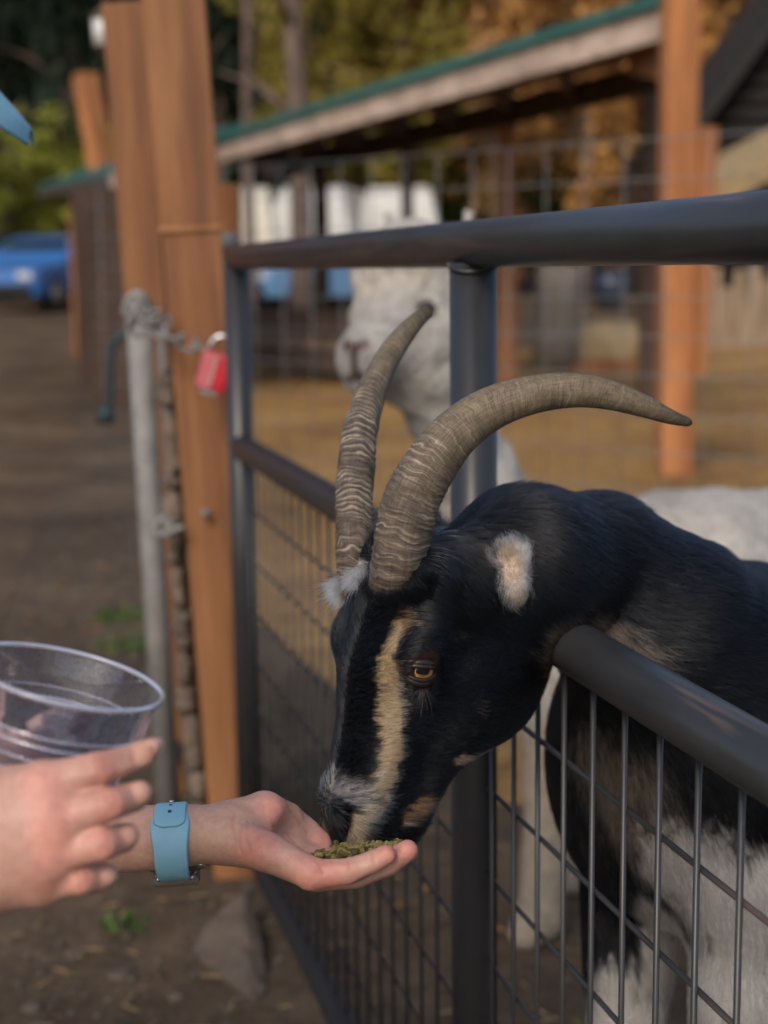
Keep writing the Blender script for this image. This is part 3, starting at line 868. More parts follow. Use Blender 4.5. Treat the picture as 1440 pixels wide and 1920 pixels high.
for s in range(2):
    a = np.array([bx0 - .45, by - .5 + s * 5, 3.15]); b = np.array([bx0 + 3.4, by - .5 + s * 5, 8.4])
    if s == 0: a0, b0_ = a, b
    else:
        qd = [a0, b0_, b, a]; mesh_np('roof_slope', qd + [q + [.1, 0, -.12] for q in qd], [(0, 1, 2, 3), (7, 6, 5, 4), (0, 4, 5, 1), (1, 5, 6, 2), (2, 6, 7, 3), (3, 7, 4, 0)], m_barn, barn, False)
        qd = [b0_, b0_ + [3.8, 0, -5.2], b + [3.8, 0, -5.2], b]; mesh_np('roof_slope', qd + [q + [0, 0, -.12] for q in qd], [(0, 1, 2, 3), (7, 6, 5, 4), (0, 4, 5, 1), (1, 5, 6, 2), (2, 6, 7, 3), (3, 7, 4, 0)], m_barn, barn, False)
m_thatch = mat_noise('dry_straw', [(0.3, (0.22, 0.15, 0.07)), (0.5, (0.34, 0.24, 0.12)), (0.7, (0.46, 0.34, 0.18))], 9, 0.95, bstr=0.9, bdist=.03, bscale=25)
lt0, lt1 = bp(1296, 372, 20.5), bp(1500, 262, 20.5)
lean = thing('lean_to_roof', [lt0[0], lt0[1], 1.5], 'sunlit straw-coloured lean-to roof in front of the dark barn', 'roof')
qd = [lt0, lt1, lt1 + [0.1, 1.6, .35], lt0 + [0.1, 1.6, .35]]
mesh_np('thatch', qd + [q + [0, 0, -.32] for q in qd], [(0, 1, 2, 3), (7, 6, 5, 4), (0, 4, 5, 1), (1, 5, 6, 2), (2, 6, 7, 3), (3, 7, 4, 0)], m_thatch, lean, False)
for q in (lt0 + [.2, .3, -.3], lt1 + [-.2, .3, -.3]):
    timber('support_post', [q[0], q[1], float(gz(0, q[1]))], q, .14, .14, m_darkwood, lean)
# split logs standing in front of the barn
g = np.random.default_rng(12)
ORD = ['first', 'second', 'third', 'fourth', 'fifth', 'sixth', 'seventh', 'eighth', 'ninth', 'tenth', 'eleventh', 'twelfth', 'thirteenth', 'fourteenth', 'fifteenth']
for i in range(11):
    px = 1316 + i * 15.5; b_ = P(px, 668 + g.normal() * 5, 20.0); gzz = float(gz(b_[0], b_[1])); b_[2] = gzz
    h = 0.72 + .35 * g.random(); w = 0.055 + .03 * g.random()
    l_ = MB(); n = 6; a0_ = g.random() * 6
    prof = [(math.cos(a0_ + k * 6.283 / n) * w * (0.7 + .6 * g.random()), math.sin(a0_ + k * 6.283 / n) * w) for k in range(n)]
    lean_ = g.normal() * .05
    V_ = [(b_[0] + x, b_[1] + y, gzz) for x, y in prof] + [(b_[0] + x * .9 + lean_, b_[1] + y * .9 + .05, gzz + h) for x, y in prof]
    F_ = [(k, (k + 1) % n, n + (k + 1) % n, n + k) for k in range(n)] + [tuple(reversed(range(n))), tuple(range(n, 2 * n))]
    o = mesh_np('split_log', V_, F_, m_log, None, False)
    tag(o, 'pale split log before the dark barn, %s in the row from the cedar post' % ORD[i], 'log', 'split logs standing by the barn')
# stump, straw heap, bin and board under the shelter
sp0 = P(1040, 640, 17.5); sp0[2] = float(gz(0, sp0[1]))
stump = MB().tube([sp0, sp0 + [0.0, 0, .35], sp0 + [.02, 0, .8], sp0 + [.04, 0, 1.15]], [.27, .24, .235, .24], 14)
tag(stump.build('tree_stump', mat_noise('grey_dead_wood', [(0.3, (0.14, 0.115, 0.095)), (0.7, (0.27, 0.225, 0.185))], 7, 0.9, (1, 1, .2), .7, .02), None, True), 'tall grey-tan tree stump under the shelter right of the centre post', 'stump')
hp = P(1165, 640, 18.0); hp[2] = float(gz(0, hp[1]))
hm = rock('straw_heap', hp + [0, 0, .12], (.75, .5, .34), 77, m_thatch); tag(hm, 'low heap of pale straw under the shelter beside the stump', 'straw')
bn = P(1146, 545, 18.3)
bin_ = thing('bin', [bn[0], bn[1], bn[2] - .2], 'dark blue open bin standing on the straw heap', 'bin')
m_bin = mat_flat('dark_blue_plastic', (0.02, 0.03, 0.06), .4)
MB().tube([bn + [0, 0, -.2], bn + [0, 0, .24]], [.19, .235], 20).build('bin_body', m_bin, bin_, True)
MB().tube([bn + [0, 0, .225], bn + [0, 0, .255]], [.25, .25], 20).build('rim', m_bin, bin_, True)
bo0, bo1 = P(1075, 652, 16.5), P(1235, 636, 16.8)
tag(MB().bar([bo0[0], bo0[1], float(gz(0, bo0[1])) + .08], [bo1[0], bo1[1], float(gz(0, bo1[1])) + .08], .05, .16).build('board', m_cedar2), 'low orange board lying on edge in front of the straw heap', 'board')
# feed trough at the left, behind the gate
tr0, tr1 = P(452, 690, 17.0), P(668, 690, 15.5); tr0[2] = float(gz(0, tr0[1])); tr1[2] = float(gz(0, tr1[1]))
tr = thing('feed_trough', tr0, 'dark slatted feed trough on the straw ground left of the alpaca', 'trough')
for zz, hh, m_ in ((0.62, .17, m_darkwood), (0.42, .15, m_fascia), (0.22, .18, m_darkwood)):
    obox('side_board', tr0 + [0, 0, zz], tr1 + [0, 0, zz], .05, hh, m_ if m_ is m_darkwood else m_barkm, tr)
for t_ in (0.02, .5, .98):
    q = tr0 + (tr1 - tr0) * t_; timber('trough_leg', q + [0, .06, 0], q + [0, .06, .72], .09, .09, m_darkwood, tr)
obox('back_board', tr0 + [0.1, .5, .5], tr1 + [0.1, .5, .5], .05, .5, m_darkwood, tr)
obox('bottom_board', tr0 + [0.05, .27, .3], tr1 + [0.05, .27, .3], .45, .04, m_darkwood, tr)

# ================================================================== small shelter and posts along the path
lA, lB = P(240, 322, 13.0), P(72, 356, 21.0)
sh2 = thing('small_shelter', [lA[0], lA[1], 0], 'small dark shelter with green roof beside the path, left of the cedar posts', 'shelter')
obox('fascia_board', lA + [0, 0, -.05], lA + (lB - lA) * .12 + [0, 0, -.05], .04, .13, m_fascia, sh2)
obox('rear_fascia', lA + (lB - lA) * .12 + [0, 0, -.05], lB + [0, 0, -.05], .04, .10, m_darkwood, sh2)
rv2 = np.array([.9, .8, .42]); qd = [lA, lB, lB + rv2, lA + rv2]
mesh_np('roof_panel', qd + [q + [0, 0, .05] for q in qd], [(0, 1, 2, 3), (7, 6, 5, 4), (0, 4, 5, 1), (1, 5, 6, 2), (2, 6, 7, 3), (3, 7, 4, 0)], m_greenmetal, sh2, False)
wl = [P(246, 352, 13.3), P(172, 352, 17.0)]
for i in range(7):
    a = wl[0] + (wl[1] - wl[0]) * i / 7; b = wl[0] + (wl[1] - wl[0]) * (i + .94) / 7
    obox('wall_plank', (a + b) / 2 + [0, 0, -.02], [((a + b) / 2)[0], ((a + b) / 2)[1], 0.0], np.linalg.norm((b - a)[:2]) * .98, .03, m_darkwood, sh2, tuple((b - a) / np.linalg.norm(b - a)))
for px, d in ((140, 19.0), (178, 16.5), (207, 14.2)):
    q = P(px, 352, d); timber('support_post', [q[0], q[1], float(gz(0, q[1]))], q, .15, .15, m_cedar2 if px < 200 else m_darkwood, sh2)
kb = P(255, 660, 18.5); ktop = P(160, 140, 18.5)
lp = thing('wooden_post', [kb[0], kb[1], 0], 'slim sunlit orange post leaning above the small green roof', 'post')
timber('shaft', [kb[0], kb[1], 0.1], ktop, .25, .2, m_cedar2, lp)
# hanging lantern by the second post
ln = P(193, 60, 5.0)
lan = thing('lantern', ln, 'small white glass lantern hanging left of the thinner cedar post', 'lantern')
m_lan = mat_flat('frosted_glass', (0.55, .55, .52), .3)
MB().tube([ln + [0, 0, -.045], ln + [0, 0, .045]], [.032, .036], 16).build('glass', m_lan, lan, True)
MB().tube([ln + [0, 0, .045], ln + [0, 0, .075]], [.045, .012], 16).build('cap', m_darkwood, lan, True)
MB().tube([ln + [0, 0, -.06], ln + [0, 0, -.045]], [.02, .038], 16).build('base_ring', m_darkwood, lan, True)
MB().tube(spline([ln + [0, 0, .07], ln + [.03, 0, .13], ln + [.13, .02, .15]], 12), .006, 8).build('arm', m_darkwood, lan, True)

# ================================================================== vehicles
m_tyre = mat_flat('tyre_rubber', (0.012, .012, .012), .8)
m_rim = mat_flat('wheel_rim', (0.3, .3, .3), .35, .6)
m_glassd = mat_flat('dark_window_glass', (0.02, .028, .035), .08)
m_lampw = mat_flat('headlight_glass', (0.5, .5, .5), .15)
m_lampr = mat_flat('tail_light', (0.25, .01, .01), .2)
def vehicle(name, label, cat, loc, yaw, paint, prof, cab, W=1.8, group=None, wheels=(0.75, 3.35), wr=.33):
    L = max(p[0] for p in prof)
    o = thing(name, loc, label, cat, group, yaw)
    Mw = parent_world(o)
    def T(p): return np.array(Mw @ Vector((p[0] - L / 2, p[1], p[2])))
    n = len(prof); V_ = []; rows = (-W / 2, -W / 2 * .97, W / 2 * .97, W / 2)
    def ring(y, ins): 
        cx = sum(p[0] for p in prof) / n; cz = sum(p[1] for p in prof) / n
        return [T((cx + (x - cx) * (1 - ins), y * (1 - .16 * max(0, (z_ - .95)) / .6), cz + (z_ - cz) * (1 - ins))) for x, z_ in prof]
    V_ = ring(-W / 2, .03) + ring(-W / 2 * .95, 0) + ring(W / 2 * .95, 0) + ring(W / 2, .03)
    F_ = [tuple(reversed(range(n))), tuple(3 * n + k for k in range(n))]
    for r_ in range(3):
        for k in range(n): F_.append((r_ * n + k, r_ * n + (k + 1) % n, (r_ + 1) * n + (k + 1) % n, (r_ + 1) * n + k))
    mesh_np('body', V_, F_, paint, o, False)
    for q in cab:                     # windows: (kind, polygon in x,z) on both sides or (front) x,z pair across the width
        if q[0] == 'side':
            for s in (-1, 1):
                Y0 = s * (W / 2 + .004)
                pl = [T((x, (Y0 + s * .0) * (1 - .16 * max(0, (z_ - .95)) / .6), z_)) for x, z_ in q[1]]; pl2 = [T((x, (Y0 - s * .05) * (1 - .16 * max(0, (z_ - .95)) / .6), z_)) for x, z_ in q[1]]
                m_ = len(pl); mesh_np('side_window', pl + pl2, [tuple(range(m_)) if s < 0 else tuple(reversed(range(m_)))] + [(k, k + m_, (k + 1) % m_ + m_, (k + 1) % m_) for k in range(m_)], m_glassd, o, False)
        else:
            (x1, z1), (x2, z2) = q[1]; dx = q[2]
            w1, w2 = W * .44 * (1 - .16 * max(0, z1 - .95) / .6), W * .44 * (1 - .16 * max(0, z2 - .95) / .6)
            pl = [T((x1 + dx, -w1, z1)), T((x1 + dx, w1, z1)), T((x2 + dx, w2, z2)), T((x2 + dx, -w2, z2))]; pl2 = [T((x1, -w1, z1 - .02)), T((x1, w1, z1 - .02)), T((x2, w2, z2 - .02)), T((x2, -w2, z2 - .02))]
            mesh_np(q[3], pl + pl2, [(0, 1, 2, 3), (7, 6, 5, 4), (0, 4, 5, 1), (1, 5, 6, 2), (2, 6, 7, 3), (3, 7, 4, 0)], m_glassd, o, False)
    for wx in wheels:
        for s in (-1, 1):
            c = T((wx, s * (W / 2 - .09), wr)); c2 = T((wx, s * (W / 2 + .03), wr))
            w_ = MB().tube([c, c2], wr, 20).build('wheel', m_tyre, o, True)
            MB().tube([c + (c2 - c) * .9, c2 + (c2 - c) * .06], wr * .58, 14).build('rim', m_rim, w_, True)
    for s in (-1, 1):
        MB().box(T((.02, s * W * .36, .68)), (.08, .3, .14), Matrix.Rotation(yaw, 3, 'Z'), .01).build('headlight', m_lampw, o)
        MB().box(T((L - .02, s * W * .40, .78)), (.07, .2, .16), Matrix.Rotation(yaw, 3, 'Z'), .01).build('tail_light', m_lampr, o)
    MB().box(T((.0, 0, .42)), (.10, W * .86, .20), Matrix.Rotation(yaw, 3, 'Z'), .02).build('bumper', m_tyre, o)
    return o
CARP = [(0.05, .30), (0.0, .55), (0.08, .80), (1.05, .93), (1.75, 1.38), (2.2, 1.46), (3.0, 1.44), (3.75, 1.02), (4.25, .96), (4.35, .6), (4.25, .30)]
CARW = [('side', [(1.25, .96), (1.82, 1.34), (2.55, 1.36), (2.55, .96)]), ('side', [(2.63, .96), (2.63, 1.36), (3.0, 1.34), (3.5, 1.02)]), ('front', ((1.15, .97), (1.72, 1.36)), -.02, 'windscreen'), ('front', ((3.66, 1.08), (3.06, 1.42)), .02, 'rear_window')]
VANP = [(0.05, .32), (0.0, .8), (0.25, 1.12), (0.9, 1.30), (1.40, 1.95), (1.6, 2.16), (1.9, 2.28), (4.9, 2.30), (5.2, 2.18), (5.42, 1.9), (5.55, .5), (5.45, .32)]
VANW = [('side', [(1.15, 1.30), (1.5, 1.90), (2.1, 1.95), (2.1, 1.30)]), ('front', ((1.0, 1.38), (1.34, 1.90)), -.03, 'windscreen')]
m_blue = mat_flat('bright_blue_paint', (0.035, 0.13, 0.36), .3, 0, .05); m_blue2 = mat_flat('light_blue_paint', (0.10, 0.22, 0.40), .3, 0, .05)
m_vw = mat_flat('white_vehicle_paint', (0.62, 0.60, 0.56), .35, 0, .03); m_cream = mat_flat('cream_vehicle_paint', (0.60, 0.56, 0.46), .4, 0, .03)
def gpt(px, d): q = P(px, 500, d); return [q[0], q[1], float(gz(0, q[1]))]
vehicle('parked_car', 'bright blue car with roof seen, parked at the left end of the path', 'car', gpt(98, 31.0), R(72), m_blue, CARP, CARW)
vehicle('parked_car', 'lighter blue car cut by the left edge, parked behind the bright blue one', 'car', gpt(5, 36.0), R(66), m_blue2, CARP, CARW)
vehicle('parked_car', 'blue car half hidden behind the posts of the small green-roofed shelter', 'car', gpt(208, 38.0), R(70), m_blue, CARP, CARW)
vehicle('parked_van', 'cream white van just right of the cedar posts above the rail', 'van', gpt(484, 33.0), R(-95), m_cream, VANP, VANW, 1.9, 'pale vans parked behind the fence')
vehicle('parked_van', 'white van between tree trunk and slim shelter post', 'van', gpt(632, 33.0), R(-100), m_vw, VANP, VANW, 2.0, 'pale vans parked behind the fence')
vehicle('parked_van', 'white van standing directly behind the slim dark shelter post', 'van', gpt(757, 34.0), R(-93), m_vw, VANP, VANW, 2.0, 'pale vans parked behind the fence')
vehicle('parked_car', 'pale blue-grey car in front of the middle white van', 'car', gpt(680, 29.0), R(20), m_blue2, CARP, CARW)

# ================================================================== trees
m_leaf = mat_attr('leaves', 0.7, 3, 0.2, 0.3, 0)
def leaf_mat():
    m, nt, b = newmat('foliage')
    a = N(nt, 'ShaderNodeAttribute', attribute_name='col')
    nt.links.new(a.outputs['Color'], b.inputs['Base Color']); b.inputs['Roughness'].default_value = .65; b.inputs['Specular IOR Level'].default_value = .3
    tr = N(nt, 'ShaderNodeBsdfTranslucent'); nt.links.new(a.outputs['Color'], tr.inputs[0])
    mx = N(nt, 'ShaderNodeMixShader'); mx.inputs[0].default_value = .45
    nt.links.new(b.outputs[0], mx.inputs[1]); nt.links.new(tr.outputs[0], mx.inputs[2]); nt.links.new(mx.outputs[0], nt.nodes['Material Output'].inputs[0])
    return m
m_fol = leaf_mat()
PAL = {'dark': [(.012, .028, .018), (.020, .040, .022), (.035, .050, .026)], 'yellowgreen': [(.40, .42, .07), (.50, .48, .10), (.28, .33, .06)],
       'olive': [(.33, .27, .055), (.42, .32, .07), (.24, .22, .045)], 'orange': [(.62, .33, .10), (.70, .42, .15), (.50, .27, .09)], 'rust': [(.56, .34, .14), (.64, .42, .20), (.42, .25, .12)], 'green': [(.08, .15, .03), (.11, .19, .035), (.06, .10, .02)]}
def crown_mesh(pal, n, seed, conifer=False, size=.14):
    g = np.random.default_rng(seed); cols = np.array(PAL[pal])
    nb = 26 if conifer else 60; zs = 1.0 if conifer else 0.42

    if conifer:
        bz = g.random(nb) ** .8; br = .16 + .30 * (1 - bz); a = g.random(nb) * 6.28; rr = (1 - bz) * .75 * g.random(nb)
        B = np.stack([rr * np.cos(a), rr * np.sin(a), bz * 2 - 1], 1)
    else:
        B = g.normal(size=(nb, 3)); B /= np.linalg.norm(B, axis=1)[:, None]; B *= (g.random(nb) ** .45)[:, None] * .78; br = .16 + .13 * g.random(nb)
    k = g.integers(0, nb, n); d = g.normal(size=(n, 3)); d /= np.linalg.norm(d, axis=1)[:, None]
    c = B[k] + d * np.array([1, 1, zs]) * (br[k] * (g.random(n) ** .35))[:, None]
    u = g.normal(size=(n, 3)); u /= np.linalg.norm(u, axis=1)[:, None]; v = np.cross(u, g.normal(size=(n, 3))); v /= np.linalg.norm(v, axis=1)[:, None]
    s_ = size * .35 * (.6 + .8 * g.random(n))[:, None]
    V_ = np.stack([c - u * s_, c - v * s_ * .6 + np.cross(u, v) * s_ * .15, c + u * s_, c + v * s_ * .6], 1).reshape(-1, 3)
    V_ = (V_ - np.repeat(c, 4, 0)) * np.array([1, 1, zs]) + np.repeat(c, 4, 0)
    F_ = np.arange(4 * n).reshape(-1, 4)
    tone = .75 + .5 * g.random(nb); C_ = cols[g.integers(0, 3, n)] * (tone[k] * (.75 + .5 * g.random(n)))[:, None]
    return V_, F_, np.repeat(C_, 4, 0)
_crowns = {}
def crown_data(pal, conifer, var, n=5200):
    key = (pal, conifer, var)
    if key not in _crowns:
        V_, F_, C_ = crown_mesh(pal, n, 100 + len(_crowns), conifer)
        o = mesh_np('crown', V_, F_, m_fol, None, False, C_); me = o.data; bpy.data.objects.remove(o); _crowns[key] = me
    return _crowns[key]
_ti = [0]
def tree(x, y, h, cr, pal, label, conifer=False, base=0.15, tr=.16, group=None, lean=0.0, crown=True):
    z0 = float(gz(x, y)); _ti[0] += 1; g = np.random.default_rng(500 + _ti[0])
    o = thing({'dark': 'evergreen_tree', 'orange': 'autumn_tree', 'rust': 'autumn_tree'}.get(pal, 'leafy_tree'), (x, y, z0), label, 'tree', group)
    pts = [np.array([x + lean * t * h + .15 * g.normal() * t, y + .15 * g.normal() * t, z0 + h * t]) for t in (0, .25, .5, .75, .97)]
    mb = MB().tube(spline(pts, 12), list(np.linspace(tr, tr * .25, 12)), 10); tk = mb.build('trunk', m_barkm, o, True)
    for i in range(6):
        t = .3 + .1 * i; a = g.random() * 6.28; p0 = spline(pts, 20)[int(t * 19)]; l = cr * (.5 + .4 * g.random())
        MB().tube([p0, p0 + [math.cos(a) * l * .5, math.sin(a) * l * .5, l * .35], p0 + [math.cos(a) * l, math.sin(a) * l, l * .5]], [tr * .35, tr * .22, tr * .08], 6).build('limb', m_barkm, tk, True)
    if crown:
        c = bpy.data.objects.new('crown', crown_data(pal, conifer, _ti[0] % 2)); link(c, o)
        zc = h * (base + 1) / 2; c.location = (lean * zc, 0, zc + .1); c.scale = (cr, cr, h * (1.06 - base) / 2); c.rotation_euler = (0, 0, g.random() * 6.28)
    return o
def tp_(px, d): q = P(px, 500, d); return q[0], q[1]
def T(px, d, h, cr, pal, label, **kw): x, y = tp_(px, d); return tree(x, y, h, cr, pal, label, **kw)
# dark evergreens to the left
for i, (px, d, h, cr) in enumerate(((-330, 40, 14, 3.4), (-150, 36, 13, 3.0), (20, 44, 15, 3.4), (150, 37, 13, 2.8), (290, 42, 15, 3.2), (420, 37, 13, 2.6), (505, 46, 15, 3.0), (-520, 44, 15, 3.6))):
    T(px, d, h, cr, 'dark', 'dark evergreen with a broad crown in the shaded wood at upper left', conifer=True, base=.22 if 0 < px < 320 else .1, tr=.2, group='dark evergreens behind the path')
T(566, 23.0, 12, 2.2, 'dark', 'bare brown conifer trunk rising behind the green roof, left of centre', tr=.19, crown=False, lean=-.004)
T(470, 28.0, 12, 2.2, 'dark', 'slim dark trunk between cedar post and brown trunk', tr=.12, crown=False, lean=.01)
T(398, 30.0, 12, 2.2, 'dark', 'dark trunk partly hidden behind the thick cedar post', tr=.16, crown=False)
yg = 'sunlit yellow-green tree above the blue cars at the left'
for px, d, h, cr in ((-90, 33, 5.2, 1.9), (42, 35, 4.6, 1.5), (128, 36, 5.0, 1.4), (205, 33, 3.9, 1.1), (-240, 34, 5.5, 2.2)):
    T(px, d, h, cr, 'yellowgreen', yg, base=.05, tr=.1, group='yellow-green trees behind the cars')
for px, d, h, cr in ((590, 34, 12, 2.4), (672, 37, 12, 2.6), (760, 33, 11, 2.1)):
    T(px, d, h, cr, 'olive', 'olive yellow tree standing behind the low end of the green roof', base=.10, tr=.15, group='olive trees behind the roof')
for px, d, h, cr in ((700, 45, 4.6, 2.0), (822, 36, 4.2, 1.6), (900, 38, 4.5, 1.7), (1040, 36, 3.4, 1.3)):
    T(px, d, h, cr, 'green', 'low bright green shrub-like tree under the autumn crowns', base=0.0, tr=.08, group='low green trees behind the shelter')
for i, (px, d, h, cr, p_) in enumerate(((850, 36, 13, 2.5, 'orange'), (935, 33, 12, 2.2, 'rust'), (1015, 36, 13, 2.6, 'orange'), (1100, 32, 12, 2.2, 'orange'), (1185, 35, 12, 2.3, 'rust'), (1270, 33, 12, 2.4, 'orange'), (1345, 36, 13, 2.6, 'orange'), (1430, 38, 13, 2.8, 'rust'), (1560, 38, 13, 3.0, 'orange'), (1720, 40, 14, 3.2, 'rust'), (1900, 44, 14, 3.4, 'orange'))):
    T(px, d, h, cr, p_, 'tall orange-brown autumn tree in the sunlit row behind the shelter', base=.08, tr=.17, group='autumn trees behind the shelter')
# unseen evergreens added at the left and behind the visitor to block sky light
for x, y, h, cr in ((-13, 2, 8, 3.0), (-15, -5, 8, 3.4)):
    tree(x, y, h, cr, 'dark', 'x', conifer=True, base=.06, tr=.22, group='evergreens added to block sky light')
allt = [o for o in COL.objects if o.get('category') == 'tree' and o.get('group')]
grp = {}
for o in allt: grp.setdefault(o['group'], []).append(o)
DESC = {'dark evergreens behind the path': 'dark evergreen in the shaded wood behind the path', 'yellow-green trees behind the cars': 'yellow-green bush-like tree above the blue cars', 'olive trees behind the roof': 'olive yellow tree behind the low end of the roof',
        'low green trees behind the shelter': 'low bright green tree under the autumn crowns', 'autumn trees behind the shelter': 'orange-brown autumn tree behind the shelter', 'evergreens added to block sky light': 'unseen dark evergreen added left of the path as a sky blocker'}
for k_, l_ in grp.items():
    l_.sort(key=lambda o: o.location.x / max(o.location.y, .1) if k_ != 'evergreens added to block sky light' else o.location.y)
    for i, o in enumerate(l_):
        o['label'] = DESC[k_] + ', ' + ORD[i] + (' from the left' if k_ != 'evergreens added to block sky light' else ' from behind')
# wood on the rising ground far behind
def mat_hill():
    return mat_noise('wooded_hillside', [(0.3, (.02, .03, .016)), (0.5, (.05, .05, .025)), (0.7, (.12, .08, .035))], .35, .95, bstr=.8, bdist=.5, bscale=1.5)
V_, F_ = [], []; nx = 40
for j, (y, z) in enumerate(((52, .9), (58, 5), (66, 12), (80, 20), (120, 30))):
    for i in range(nx): x = -70 + 140 * i / (nx - 1); V_.append((x, y + 3 * math.sin(i * .9 + j), z + 1.2 * math.sin(i * 1.3 + j * 2)))
for j in range(4):
    for i in range(nx - 1): F_.append((j * nx + i, j * nx + i + 1, (j + 1) * nx + i + 1, (j + 1) * nx + i))
hl = mesh_np('hill', V_, F_, mat_hill(), None, True); hl['kind'] = 'structure'
g = np.random.default_rng(3); n = 26000
x = -34 + 68 * g.random(n); y = 48 + 6 * g.random(n); z = 1 + 13 * g.random(n) ** 1.0
tcl = np.clip((x + 6) / 10 + g.normal(size=n) * .25 + .25 * np.sin(x * .7), 0, 1)
c = np.where(tcl[:, None] < .35, np.array([[.018, .034, .02]]), np.where(tcl[:, None] < .6, np.array([[.26, .22, .05]]), np.array([[.48, .25, .08]]))) * (.6 + .8 * g.random(n))[:, None]
u = g.normal(size=(n, 3)); u /= np.linalg.norm(u, axis=1)[:, None]; v = np.cross(u, g.normal(size=(n, 3))); v /= np.linalg.norm(v, axis=1)[:, None]
s_ = (.16 + .16 * g.random(n))[:, None]; ctr = np.stack([x, y, z], 1)
V_ = np.stack([ctr - u * s_, ctr - v * s_ * .6, ctr + u * s_, ctr + v * s_ * .6], 1).reshape(-1, 3)
wd = mesh_np('distant_wood', V_, np.arange(4 * n).reshape(-1, 4), m_fol, None, False, np.repeat(c, 4, 0)); wd['kind'] = 'stuff'


# ================================================================== alpaca
DA = 2.85
af = Field(axis((-0.25, 0.40, 0.009), (0.40, 1.9, 0.022)), axis((2.35, 3.2, 0.011), (3.2, 4.3, 0.03)), axis((-0.03, 0.8, 0.02), (0.8, 1.6, 0.009)))
hd = P(765, 592, DA); mz = P(684, 668, DA - 0.13)
fdir = (mz - hd) / np.linalg.norm(mz - hd)
af.ell(hd, (0.105, 0.09, 0.115), None, .04)
af.ell(P(770, 500, DA), (0.110, 0.09, 0.085), None, .04)
af.cone(hd, mz, 0.085, 0.052, .03)
af.ell(P(748, 672, DA - .03), (.078, .07, .075), None, .04)
af.ell(mz + [0, 0, -.008], (0.046, 0.040, 0.050), None, .02)
af.ell(P(678, 716, DA - .13), (.030, .030, .022), None, .015)
af.cone(P(790, 640, DA), P(800, 690, DA + .01), .085, .075, .04)
for dx, px in ((-1, 735), (1, 872)):
    af.cone(P(px, 470, DA + .03), P(px + dx * 8, 402, DA + .03), .026, .012, .02)
nk = [P(800, 640, DA + .01), P(850, 800, DA + .06), P(925, 985, DA + .12), P(1050, 1130, DA + .22)]
af.chain(nk, [.078, .078, .095, .15], .06)
bt = P(1280, 1122, DA + .32); bt2 = bt + [.72, .28, .02]
af.cone(P(1090, 1140, DA + .26), bt, .17, .20, .08); af.cone(bt, bt2, .205, .205, .1); af.ell(bt2 + [.12, .05, -.02], (.21, .19, .20), None, .1)
af.cone(bt2 + [.30, .1, .05], bt2 + [.36, .12, -.12], .04, .03, .04)
def aleg(top, foot, r0, r1):
    kn_ = top * .45 + foot * .55; af.cone(top, kn_, r0, r1 * 1.15, .05); af.cone(kn_, foot + [0, 0, .06], r1 * 1.1, r1, .03); af.cone(foot + [0, 0, .05], foot + [-.03, -.02, .03], r1, .035, .02)
ft = PZ(1012, 1768); aleg(np.array([ft[0] + .05, ft[1] + .04, .72]), ft, .10, .045)
ft2 = ft + [.12, .26, 0]; aleg(np.array([ft2[0] + .02, ft2[1], .72]), ft2, .10, .045)
for dy in (-.1, .14):
    f3 = bt2 + [.12, dy, 0]; f3 = np.array([f3[0], f3[1] , 0]); aleg(np.array([f3[0], f3[1], .72]), f3, .13, .05)
AV, AF_ = af.mesh(2); del af
nn = vnormals(AV, AF_)
fw = np.clip((np.linalg.norm(AV - mz, axis=1) - .05) / .06, 0, 1)
legs_ = np.clip((AV[:, 2] - .25) / .2, 0.15, 1)
AV = AV + nn * ((.0040 * vnoise(AV, 60, 1) + .0026 * vnoise(AV, 120, 2) + .004 * vnoise(AV, 26, 3)) * fw * legs_)[:, None]
ac = np.repeat(np.array([[.46, .43, .39]]), len(AV), 0) * (1 + .10 * vnoise(AV, 30, 4))[:, None]
ac *= np.where(AV[:, 2:3] < .45, np.array([[.80, .72, .64]]), 1)
_ab = BVHTree.FromPolygons([tuple(v) for v in AV.tolist()], [tuple(f) for f in AF_.tolist()])
def onA(x, y):
    h = _ab.ray_cast(Vector(CAM), Vector(ray(x, y)).normalized()); return np.array(h[0]) if h[0] is not None else P(x, y, DA - .15)
def amark(pts, rad, col, amt=1.0):
    global ac
    w = np.clip(1.4 - seg_dist(AV, [onA(x, y) for x, y in pts], rad), 0, 1)[:, None] * amt; ac = ac * (1 - w) + np.array(col) * w
amark([(648, 645), (664, 654), (684, 645)], [.010, .012, .010], (.20, .115, .10))
amark([(664, 660), (667, 700)], [.007, .009], (.07, .045, .04))
amark([(650, 712), (668, 704), (694, 714)], [.009, .010, .009], (.07, .045, .04))
amark([(770, 600), (730, 640)], [.03, .02], (.40, .385, .37), .6)
amark([(700, 520), (800, 520)], [.03, .03], (.50, .43, .35), .5)
amark([(790, 578), (804, 582)], [.012, .012], (.03, .025, .025))
alp = thing('alpaca', [bt[0], bt[1], 0], 'fluffy white alpaca behind the gate, its face turned toward the horns', 'alpaca')
m_fleece = mat_attr('alpaca_fleece', .95, 45, .22, .1, 1.0, .012)
mesh_np('body', AV, AF_, m_fleece, alp, True, ac)
alp_bvh = BVHTree.FromPolygons([tuple(v) for v in AV.tolist()], [tuple(f) for f in AF_.tolist()])
m_aeye = mat_flat('dark_animal_eye', (.008, .006, .006), .08)
for px, py in ((797, 580),):
    r_ = ray(px, py); h = alp_bvh.ray_cast(Vector(CAM), Vector(r_).normalized())
    if h[0] is not None:
        c_ = np.array(h[0]); MB().ball(c_ + FW * .005, (.0155, .014, .013), 16, 12).build('eye', m_aeye, alp, True)
        MB().ball(c_ + FW * .008, (.021, .014, .019), 16, 12).build('eyelid', mat_flat('eyelid_skin', (.05, .04, .04), .6), alp, True)
